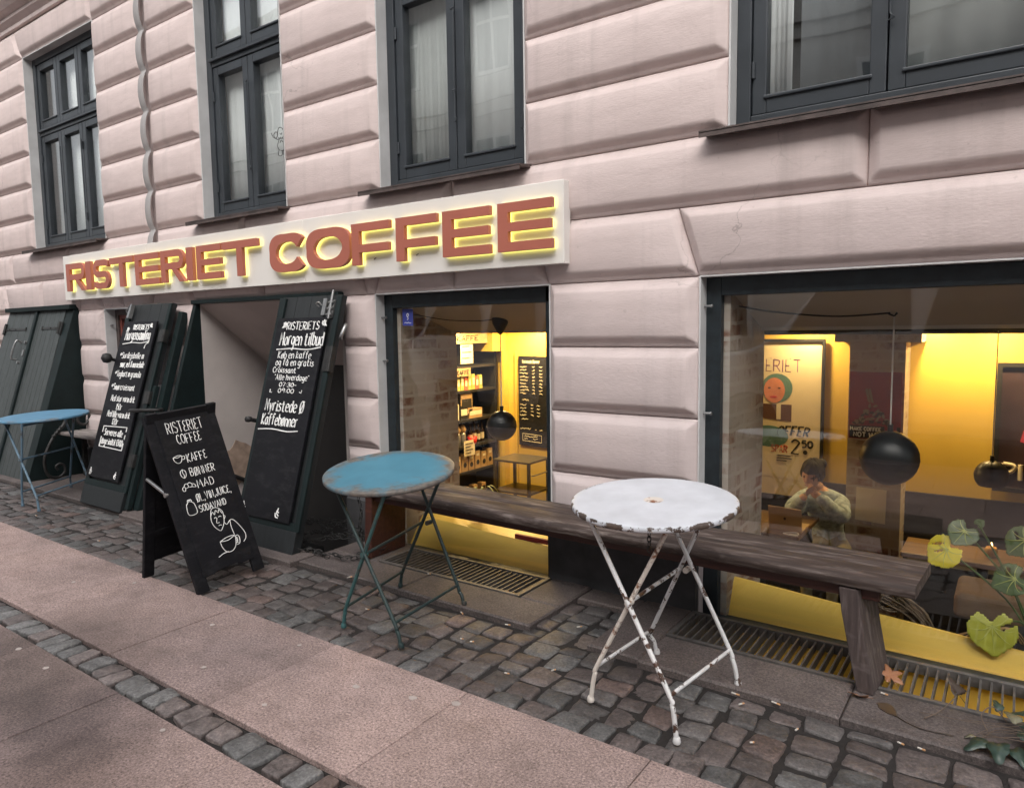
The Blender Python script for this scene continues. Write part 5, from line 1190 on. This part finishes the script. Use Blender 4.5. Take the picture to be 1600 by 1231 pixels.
bistro((-2.372, -.862), .712, .305, (.045, -.122), [((-2.494, -1.065, -.006), (-2.478, -1.065, .085), (-2.205, -1.06, .655)), ((-2.606, -.577, .012), (-2.59, -.58, .09), (-2.27, -.58, .70)), ((-2.122, -1.07, -.006), (-2.150, -1.07, .085), (-2.53, -1.06, .665)), ((-2.171, -.58, .01), (-2.205, -.58, .09), (-2.505, -.58, .71))],
       [M['blue_top'], M['green_metal'], M['teal_metal'], M['iron']], 'worn teal blue bistro table before the left shop window')
bistro((-6.56, -.68), .70, .325, (.0, -.045), [((-6.462, -.92, -.004), (-6.462, -.92, .10), (-6.352, -.92, .67)), ((-6.797, -.42, .01), (-6.80, -.42, .10), (-6.64, -.42, .675)), ((-6.155, -.92, -.004), (-6.18, -.92, .10), (-6.70, -.92, .66)), ((-6.42, -.42, .01), (-6.45, -.42, .12), (-6.86, -.42, .675))],
       [M['blue_top2'], M['blue_metal'], M['blue_metal'], M['iron']], 'bright blue bistro table far left by the closed hatch')

# ------------------------------------------------------------------ long wooden bench
bn = empty('wooden_bench', (-1.7, -.2, 0), 'long weathered dark wooden bench under the shop windows', 'bench')
def bl(s, t): # s along 0..1, t across 0 rear .. 1 front
    x = -3.16+(2.92)*s; yr = -.015-.085*s; return x, yr-.345*t
b = MB()
Zt = .445; NS = 60; rr = random.Random(31)
ed_ = [rr.uniform(-.006, .006) for _ in range(NS+1)]
def seatf(u, v):
    i = min(int(u*NS+.5), NS); x, y = bl(u, 0); prof_ = [(0, -.05), (0, -.008), (.012, 0), (.10, -.001), (.165, -.002), (.170, -.008), (.176, -.002), (.25, -.001), (.325, -.002), (.340+ed_[i], -.010), (.343+ed_[i], -.030), (.333+ed_[i]*.5, -.048-.006*(1-u))]
    k = v*(len(prof_)-1); j = min(int(k+1e-6), len(prof_)-1); d, z = prof_[j]
    return (x-(.018*(d/.34) if u > .99 else 0), y-d*.97, Zt+z+.004*sin(u*9))
b.grid(seatf, NS, 11)
for u in (0, 1): b.add([seatf(u, k/11) for k in range(12)], [list(range(12))])
b.build('seat', M['bench'], bn)
b = MB(); b.box((0, 0, 0), (.1, .1, .1)); b = MB()
x0, y0 = bl(.03, .72); x1, y1 = bl(.955, .72)
AF = Fr((x0, y0, .350), (x1-x0, y1-y0, 0), (0, 0, 1)); b.prism([(0, 0), ((x1-x0), 0), ((x1-x0), .050), (0, .050)], 0, .04, AF); b.build('apron_rail', M['benchred'], bn, bevel=.005)
b = MB(); F2 = Fr((0, 0, 0), (0, 1, 0), (0, 0, 1))
b.prism([(-.345, .014), (-.05, .014), (-.03, .392), (-.325, .392)], -3.13, -3.075, F2); b.build('leg', M['benchred'], bn, bevel=.006)
b = MB()
def legv(y, z, x): return (x, y, z)
for (xa, xb, za) in ((0, 0, 0),):
    P = [(-.515, -.435, .392), (-.425, -.445, .010)]
vs = []; prof_l = [(.392, -.512, -.440, -.41, -.20), (.30, -.498, -.428, -.412, -.195), (.2, -.478, -.412, -.416, -.19), (.1, -.452, -.394, -.42, -.185), (.012, -.432, -.378, -.425, -.18)]
for (z, xa, xb, ya, yb) in prof_l:
    jj = rr.uniform(-.004, .004); vs += [(xa+jj, ya, z), (xb-jj*.5, ya-.004, z), (xb+.012, (ya+yb)/2, z), (xb+.02, yb, z), (xa+.02, yb, z)]
fs = [(0, 1, 2, 3, 4), tuple(range(20, 25))[::-1]]+[(5*l+i, 5*l+5+i, 5*l+5+(i+1) % 5, 5*l+(i+1) % 5) for l in range(4) for i in range(5)]
b.add(vs, fs); b.build('leg', M['benchleg'], bn, bevel=.005)['label'] = 'split grey leaning bench leg'

# scrolled iron bench against the far wall
ib = empty('iron_bench', (-6.6, -.15, 0), 'small grey plank bench with a scrolled iron end by the left pillar', 'bench')
b = MB()
for k in range(3): b.box((-7.32, -.285+.09*k, .425), (-5.95, -.205+.09*k, .452))
b.build('seat', M['greywood'], ib, bevel=.006)
for x in (-7.28, -6.0):
    b = MB(); pts = [(-.223, .571), (-.252, .512), (-.33, .425), (-.386, .332), (-.428, .226), (-.426, .114), (-.386, .045), (-.315, .034), (-.266, .075), (-.268, .132), (-.307, .156), (-.339, .133), (-.321, .101)]
    P = catmull([(x, y, z) for y, z in pts], 5); b.tube(P, [.017-.006*i/len(P) for i in range(len(P))], 8)
    b.tube(catmull([(x, y, z) for y, z in ((-.223, .571), (-.13, .62), (-.04, .625), (-.018, .55), (-.064, .5), (-.12, .525), (-.118, .58), (-.07, .59))], 5), .014, 8)
    for k in range(4): b.tube([(x-.02, -.27-.022*k, .50-.025*k), (x+.02, -.275-.022*k, .49-.025*k)], .013, 8)
    b.build('scroll_end', M['iron'], ib)
    b = MB(); b.box((x-.02, -.10, .012), (x+.02, -.06, .425)); b.build('leg', M['iron'], ib, bevel=.003)

# ------------------------------------------------------------------ the illuminated sign
sg = empty('shop_sign', (-4.67, -.05, 1.9), 'long white sign board with backlit terracotta letters reading RISTERIET COFFEE', 'sign')
b = MB()
for (a, c_) in ((-7.44, -5.92), (-5.918, -3.90), (-3.898, -1.882)): b.box((a, -.085, 1.683), (c_, -.02, 2.097))
b.build('sign_board', M['board'], sg, bevel=.003)
b = MB(); b.box((-7.40, -.02, 1.73), (-1.92, .0, 2.05)); b.build('mounting_rail', M['steel'], sg)
LF = wallfr(-.085); N0, N1 = .018, .046
def letter(ch, x0, x1, z0=1.760, z1=2.010):
    w_ = x1-x0; h = z1-z0; st_ = .052; sv = min(.066, w_*.31)
    s_ = MB()
    def bar(poly, dn=0): 
        poly = [(x0+p[0], z0+p[1]) for p in poly]; s_.prism(poly, N0+dn, N1+dn, LF)
    def sweep(path, wd, closed=False, dn=0):
        n = len(path); L1 = []; L2 = []
        for i in range(n):
            p = Vector(path[i]); a = Vector(path[i-1] if (i or closed) else path[i]); c = Vector(path[(i+1) % n] if (i < n-1 or closed) else path[i])
            t_ = (c-a).normalized(); nn = Vector((-t_.y, t_.x)); wloc = wd if not callable(wd) else wd(nn)
            L1.append(p+nn*wloc/2); L2.append(p-nn*wloc/2)
        vs = []; fs = []
        for i in range(n):
            for q in (L1[i], L2[i]):
                for d in (N0+dn, N1+dn): vs.append(LF.p(x0+q.x, z0+q.y, d))
        for i in range(n if closed else n-1):
            a, c = 4*i, 4*((i+1) % n); fs += [(a+1, a+3, c+3, c+1), (a, c, c+2, a+2), (a, a+1, c+1, c), (a+2, c+2, c+3, a+3)]
        if not closed: fs += [(0, 2, 3, 1), (4*n-4, 4*n-3, 4*n-1, 4*n-2)]
        s_.add(vs, fs)
    wfn = lambda nn: st_*abs(nn.y)+sv*abs(nn.x)
    if ch == 'I': bar([(0, 0), (w_, 0), (w_, h), (0, h)])
    elif ch == 'E': bar([(0, 0), (w_, 0), (w_, st_*.92), (sv, st_*.92), (sv, h/2-st_*.44), (w_*.97, h/2-st_*.44), (w_*.97, h/2+st_*.44), (sv, h/2+st_*.44), (sv, h-st_*.92), (w_, h-st_*.92), (w_, h), (0, h)])
    elif ch == 'F': bar([(0, 0), (sv, 0), (sv, h*.30), (w_*.97, h*.30), (w_*.97, h*.30+st_*.92), (sv, h*.30+st_*.92), (sv, h-st_*.92), (w_, h-st_*.92), (w_, h), (0, h)])
    elif ch == 'T': m_ = w_/2; bar([(m_-sv/2, 0), (m_+sv/2, 0), (m_+sv/2, h-st_), (w_, h-st_), (w_, h), (0, h), (0, h-st_), (m_-sv/2, h-st_)])
    elif ch in 'CO':
        rx, ry = w_/2-sv/2, h/2-st_/2; E = 2.7
        def se(a): c, q = cos(a), sin(a); return (w_/2+rx*abs(c)**(2/E)*(1 if c > 0 else -1), h/2+ry*abs(q)**(2/E)*(1 if q > 0 else -1))
        if ch == 'O': sweep([se(2*pi*k/56) for k in range(56)], wfn, True)
        else: sweep([se(R(32)+(2*pi-R(64))*k/48) for k in range(49)], wfn)
    elif ch == 'R':
        bar([(0, 0), (sv, 0), (sv, h), (0, h)]); bt_ = h*.40
        rr_ = (h-bt_-st_)/2; xr = w_-sv*.55-rr_
        path = [(sv-.01, h-st_/2)]+[(xr+rr_*sin(pi*k/14), (h+bt_)/2+rr_*cos(pi*k/14)) for k in range(15)]+[(sv-.01, bt_+st_/2)]
        sweep(path, st_, dn=-.0006); bar([(w_*.42, bt_+.012), (w_*.42+sv*1.1, bt_+.012), (w_, 0), (w_-sv*1.15, 0)], -.0011)
    elif ch == 'S':
        r1 = (h-st_)/4; a = sv/2+r1; c = w_-sv/2-r1*1.0
        P = [(w_-.012, h-st_/2-.016), (c+.01, h-st_/2)]+[(a+r1*cos(pi/2+pi*k/10), h-st_/2-r1+r1*sin(pi/2+pi*k/10)) for k in range(11)]+[(c+r1*cos(pi/2-pi*k/10), st_/2+r1+r1*sin(pi/2-pi*k/10)) for k in range(11)]+[(a-.01, st_/2), (.012, st_/2+.016)]
        sweep(P, st_)
    o = s_.build('letter', M['letter'], sg); o['letter'] = ch
    g_ = MB()            # the glowing acrylic back, facing the board
    for f in s_.f: pass
    g_.f = [list(f) for f in s_.f]; g_.m = list(s_.m); g_.c = list(s_.c); g_.smooth = list(s_.smooth)
    for v in s_.v: g_.v.append((v[0], -.085-.009 if v[1] > -.085-(N0+N1)/2 else -.085-N0+.002, v[2]))
    g_.build('backlight', M['glow'], o)
for ch, a, c_ in zip('RISTERIETCOFFEE', (-7.285, -6.90, -6.760, -6.452, -6.02, -5.615, -5.245, -5.105, -4.768, -4.205, -3.815, -3.385, -3.005, -2.645, -2.262), (-6.915, -6.80, -6.468, -6.055, -5.645, -5.275, -5.155, -4.786, -4.345, -3.835, -3.405, -3.06, -2.69, -2.315, -1.925)):
    letter(ch, a, c_)
b = MB()
for x in (-3.22, -2.87): b.tube(catmull([(x, -.086, 1.80), (x-.004, -.10, 1.79), (x+.01, -.11, 1.792)], 4), .002, 5)
b.build('wire', M['ink'], sg)

# ------------------------------------------------------------------ chain heap, leaves, ivy, litter
b = MB(); rr = random.Random(17)
def link(c, d, up, L=.021, w_=.011, r_=.0028):
    d = Vector(d).normalized(); up = Vector(up); up = (up-d*up.dot(d)).normalized(); s_ = d.cross(up)
    b.tube([Vector(c)+d*L*cos(2*pi*k/10)+s_*w_*sin(2*pi*k/10) for k in range(10)], r_, 5, closed=True)
p = Vector((-3.80, -.16, .03)); a = 0
for k in range(230):
    a += rr.uniform(-.75, .75); f = k/230; tgt = Vector((-3.82+.62*f, -.20-.14*f+.07*sin(k*.9), 0)); d = Vector((cos(a), sin(a)*.6, 0))+(tgt-p)*2.2; d.z = 0; d.normalize(); p = p+d*.030
    p.z = .022+.035*(1-f)*abs(sin(k*.37))+.008*(k % 3)
    link(p, d+Vector((0, 0, rr.uniform(-.3, .3))), (0, rr.uniform(-1, 1), 1) if k % 2 else (0, 1, rr.uniform(-.3, .6)))
for k in range(14): link((-3.155+.012*sin(k*.8), -.345, .03+.026*k), (.05*cos(k), 0, 1), (1, .3, 0) if k % 2 else (.2, 1, 0))
tag(b.build('iron_chain', M['iron']), 'heap of rusty iron chain on the stone slab beside the bench leg', 'chain')
def maple(c, size, rot, m, label, lift=.02, name='fallen_leaf', lobes=5, tilt=(0, 0)):
    n = 60; pts = []
    for k in range(n):
        a = 2*pi*k/n; q = abs(((a-pi/2)*lobes/(2*pi)*1.0+.5) % 1-.5)*2
        r_ = .42+.58*(1-q)**1.6+.05*sin(a*23); 
        if abs(((a+pi/2) % (2*pi))) < .3 or abs(((a+pi/2) % (2*pi))-2*pi) < .3: r_ = .30
        pts.append((r_*cos(a), r_*sin(a)))
    b = MB(); vs = [Vector((0, 0, 0))]; rg_ = random.Random(name+label)
    for s_ in (.5, 1):
        for (x, y) in pts: vs.append(Vector((x*s_, y*s_, (.18*abs(x*s_)+.10*sin(3*x+2*y))*s_)))
    fs = [(0, 1+k, 1+(k+1) % n) for k in range(n)]+[(1+k, 1+n+k, 1+n+(k+1) % n, 1+(k+1) % n) for k in range(n)]
    Mx = Matrix.Translation(c) @ Matrix.Rotation(rot, 4, 'Z') @ Matrix.Rotation(tilt[0], 4, 'X') @ Matrix.Rotation(tilt[1], 4, 'Y')
    b.add([Mx @ (v*size) for v in vs], fs, 0, None, True); b.tube([Mx @ (Vector(q)*size) for q in ((0, -.2, 0), (.05, -.7, .05), (.0, -1.2, .12))], .0012, 5)
    o = b.build(name, m); md = o.modifiers.new('Thickness', 'SOLIDIFY'); md.thickness = .0008; return tag(o, label, 'leaf')
ol = leafmat('orange_leaf', (.34, .155, .08)); br2 = leafmat('brown_leaf', (.25, .13, .08)); db_ = leafmat('dark_brown_leaf', (.055, .038, .028))
maple((-.345, -.27, .035), .055, .5, ol, 'orange maple leaf lying on the grate right of the bench leg', tilt=(.35, .2))
maple((-.42, -.465, .018), .042, 2.0, br2, 'curled brown leaf on the stone slab before the bench leg', lobes=3, tilt=(.2, .5))
maple((-.14, -.22, .02), .05, 1.2, db_, 'dark curled leaf caught in the bars of the grate', lobes=3, tilt=(.9, .1))
b = MB(); P = [(-.36, -.475), (-.335, -.455), (-.31, -.465), (-.295, -.50), (-.29, -.535), (-.315, -.53), (-.345, -.51)]; b.prism(P, .013, .0155); b.tube(catmull([(-.293, -.53, .015), (-.25, -.56, .015), (-.20, -.575, .016), (-.12, -.565, .018)], 5), .0022, 5)
tag(b.build('fallen_leaf', db_), 'flat dark brown long-stalked leaf on the slab below the grate', 'leaf')
iv = empty('ivy_plant', (.02, -.5, 0), 'ivy creeping over the slab at the lower right corner with dry stems', 'ivy')
b = MB(); rr = random.Random(23)
for k in range(8):
    y = -.50+rr.uniform(-.05, .05); x1 = -.02-rr.uniform(.0, .22)
    b.tube(catmull([(.25, y+.1, .03), (.1, y, .05+rr.uniform(0, .03)), (.0, y+rr.uniform(-.03, .03), .03+rr.uniform(0, .03)), (x1, y+rr.uniform(-.05, .05), .018)], 5), .0010, 5)
b.tube(catmull([(-.14, -.34, .03), (-.13, -.38, .06), (-.17, -.45, .03), (-.21, -.50, .018)], 5), .002, 5); b.tube(catmull([(-.03, -.5, .03), (-.05, -.48, .07), (-.02, -.42, .08), (.02, -.40, .03)], 5), .002, 5)
b.build('dry_stems', simple('dry_stem', (.14, .10, .075), .8, bs=0), iv)
ivm = leafmat('ivy_leaf', (.032, .056, .042)); ivl = leafmat('pale_ivy_leaf', (.16, .15, .10))
for k, (x, y, z, s_, ro, m_) in enumerate(((-.045, -.60, .035, .05, 2.4, ivm), (.0, -.615, .04, .055, 3.2, ivm), (.05, -.60, .03, .045, 3.6, ivm), (.075, -.52, .05, .05, 4.2, ivm), (.09, -.45, .06, .05, 5, ivm), (.04, -.40, .05, .04, .6, ivl), (.11, -.38, .06, .045, 1, ivl), (-.075, -.55, .025, .016, 2, ivl), (.10, -.56, .045, .05, 2.9, ivm), (.12, -.62, .035, .055, 3.4, ivm), (-.005, -.30, .03, .03, .4, ivm), (.07, -.33, .04, .04, 1.4, ivm), (.13, -.50, .06, .05, 2.2, ivm))):
    n = 40; vs = [Vector((0, 0, .1))]
    for i in range(n):
        a = 2*pi*i/n; r_ = .55+.35*max(0, cos(2.5*(a-pi/2)))**2+(.25*math.exp(-((a-pi/2)/.4)**2)); vs.append(Vector((r_*cos(a), r_*sin(a)*1.1, .14*abs(cos(a))-.12*r_)))
    Mx = Matrix.Translation((x, y, z)) @ Matrix.Rotation(ro, 4, 'Z') @ Matrix.Rotation(rr.uniform(-.4, .4), 4, 'X'); q = MB(); q.add([Mx @ (v*s_) for v in vs], [(0, 1+i, 1+(i+1) % n) for i in range(n)], 0, None, True)
    o = q.build('leaf', m_, iv); md = o.modifiers.new('Thickness', 'SOLIDIFY'); md.thickness = .0008
but_w = simple('cigarette_paper', (.58, .54, .49), .8, bs=0); but_o = simple('cigarette_filter', (.55, .30, .14), .8, bs=0)
proto = None
for k, (x, y, z, a, L) in enumerate(((-2.965, -.609, .0, 1.2, .03), (-2.545, -.87, .0, .1, .022), (-2.128, -.65, .0, -.5, .026), (-1.865, -.638, .0, .3, .025), (-1.579, -.475, .0, .9, .025), (-1.947, -.87, .0, .1, .016), (-1.892, -.868, .0, .6, .018), (-1.597, -1.015, 0, .2, .02), (-1.458, -.89, 0, 1.1, .02), (-.801, -.671, .0, -.1, .03), (-.761, -.729, .0, 1.0, .024), (-.66, -.655, .0, -.2, .032), (-.556, -.788, 0, 1.3, .015), (-.657, -.947, 0, .7, .014), (-.258, -.684, 0, -.3, .02), (-.2, -.682, 0, -.2, .022), (-.345, -.405, .018, -.2, .024), (-2.6, -.36, .016, .6, .018), (-3.55, -.12, .018, .1, .03), (-4.9, -1.05, 0, .3, .02), (-6.0, -1.0, 0, .2, .02), (-4.55, -.82, 0, .3, .02))):
    if proto is None:
        b = MB(); b.tube([(-.5, 0, 0), (.1, 0, 0)], .14, 8, 0); b.tube([(.1, 0, 0), (.5, 0, 0)], .142, 8, 1); proto = b.build('cigarette_butt', [but_w, but_o]); o = proto
    else: o = proto.copy(); COL.objects.link(o)
    o.scale = (L, .022, .022); o.location = (x, y, z+.004); o.rotation_euler = (0, 0, a); tag(o, 'trodden cigarette end lying between the paving stones by the cafe front', 'cigarette butt', 'cigarette ends littered on the paving')

# ------------------------------------------------------------------ across the street (seen mirrored in the panes)
op = empty('facade_building', (-4, -13, 0), 'pale street house across the road, mirrored in the window panes', 'building')
b = MB(); b.box((-34, -20, -.02), (26, -13.0, 12.5))
for z in (3.9, 7.6, 11.6): b.box((-34, -12.998, z), (26, -12.75, z+.22)); b.box((-34, -12.998, z-.3), (26, -12.88, z))
b.build('wall', simple('pale_ochre_render', (.66, .63, .59), .8, var=.1, scale=1.5, bs=.1), op)
fb = MB(); bar_frame(fb, -.65, .65, 0, 2.1, -.02, .06, .10, .10, .10, .10); fb.box((-.04, -.01, 0), (.04, .05, 2.1)); fb.box((-.6, -.01, 1.35), (.6, .05, 1.43)); fm = fb.mesh('window', M['white'])
gb = MB(); gb.box((-.6, .0, .05), (.6, .012, 2.05)); gm_ = gb.mesh('pane', simple('street_pane', (.06, .075, .085), .1, bs=0))
for fl in range(3):
    for k in range(18):
        o = bpy.data.objects.new('window', fm); COL.objects.link(o); o.parent = op; o.location = (-32+k*3.3+4, .03, .9+fl*3.75 if fl else 1.0); o.rotation_euler = (0, 0, pi)
        q = bpy.data.objects.new('pane', gm_); COL.objects.link(q); q.parent = o
def van(cx, cy, label):
    t = empty('parked_van', (cx, cy, -.02), label, 'van'); L, Wd = 4.7, .92
    side = [(-2.3, .30), (-2.35, .75), (-2.25, 1.02), (-1.45, 1.16), (-.75, 1.82), (-.4, 1.93), (1.9, 1.95), (2.2, 1.80), (2.33, 1.0), (2.33, .30)]
    b = MB(); secs = []; P = catmull([(x, z, 0) for x, z in side], 6)
    for j, s_ in enumerate((-1, -.96, -.8, 0, .8, .96, 1)):
        ins = {1: .10, .96: .03, .8: 0, 0: -.02}[abs(s_)]
        secs.append([(cx+p.x*(1-ins*.3), cy+s_*Wd*(1-.16*max(0, (p.y-1.0))/1.0), -.02+max(.28, p.y-(ins*.5 if p.y > 1 else 0))) for p in P])
    n = len(P); vs = [v for q in secs for v in q]; fs = [(j*n+i, j*n+(i+1) % n, (j+1)*n+(i+1) % n, (j+1)*n+i) for j in range(6) for i in range(n)]+[tuple(range(n))[::-1], tuple(range(6*n, 7*n))]
    b.add(vs, fs, 0, None, True); pm, pt_, pbs = newmat('silver_car_paint'); pbs.inputs['Base Color'].default_value = (.60, .61, .62, 1); pbs.inputs['Coat Weight'].default_value = 1; pbs.inputs['Roughness'].default_value = .3; b.build('body', pm, t)
    gd = simple('dark_car_glass', (.02, .025, .03), .05, bs=0)
    for (x0, x1) in ((-.95, .05), (.13, 1.05), (1.13, 2.0)):
        for s_ in (-1, 1):
            q = MB(); q.prism([(cx+x0+(0 if x0 > -.9 else -.25), 1.16), (cx+x1, 1.16), (cx+x1-.02, 1.72), (cx+x0+.15, 1.72)], 0, .02, Fr((0, cy+s_*Wd*.945 if s_ > 0 else cy-Wd*.945, 0), (1, 0, 0), (0, .0, 1))); q.build('side_window', gd, t)
    for x in (-1.5, 1.45):
        for s_ in (-1, 1):
            q = MB(); q.lathe([(.18, -.09), (.29, -.10), (.32, -.06), (.32, .06), (.29, .10), (.18, .09)], (cx+x, cy+s_*(Wd-.07), .30), 28, fr=Fr((0, 0, 0), (1, 0, 0), (0, 0, 1))); w_ = q.build('wheel', M['black'], t)
            q = MB(); q.lathe([(.004, -.085), (.19, -.08), (.19, .08), (.004, .085)], (cx+x, cy+s_*(Wd-.07), .30), 20, fr=Fr((0, 0, 0), (1, 0, 0), (0, 0, 1))); q.build('rim', M['steel'], w_)
van(-.9, -5.35, 'silver van parked at the kerb, mirrored in the big shop window')
van(-6.6, -5.85, 'second silver van parked further left along the kerb')
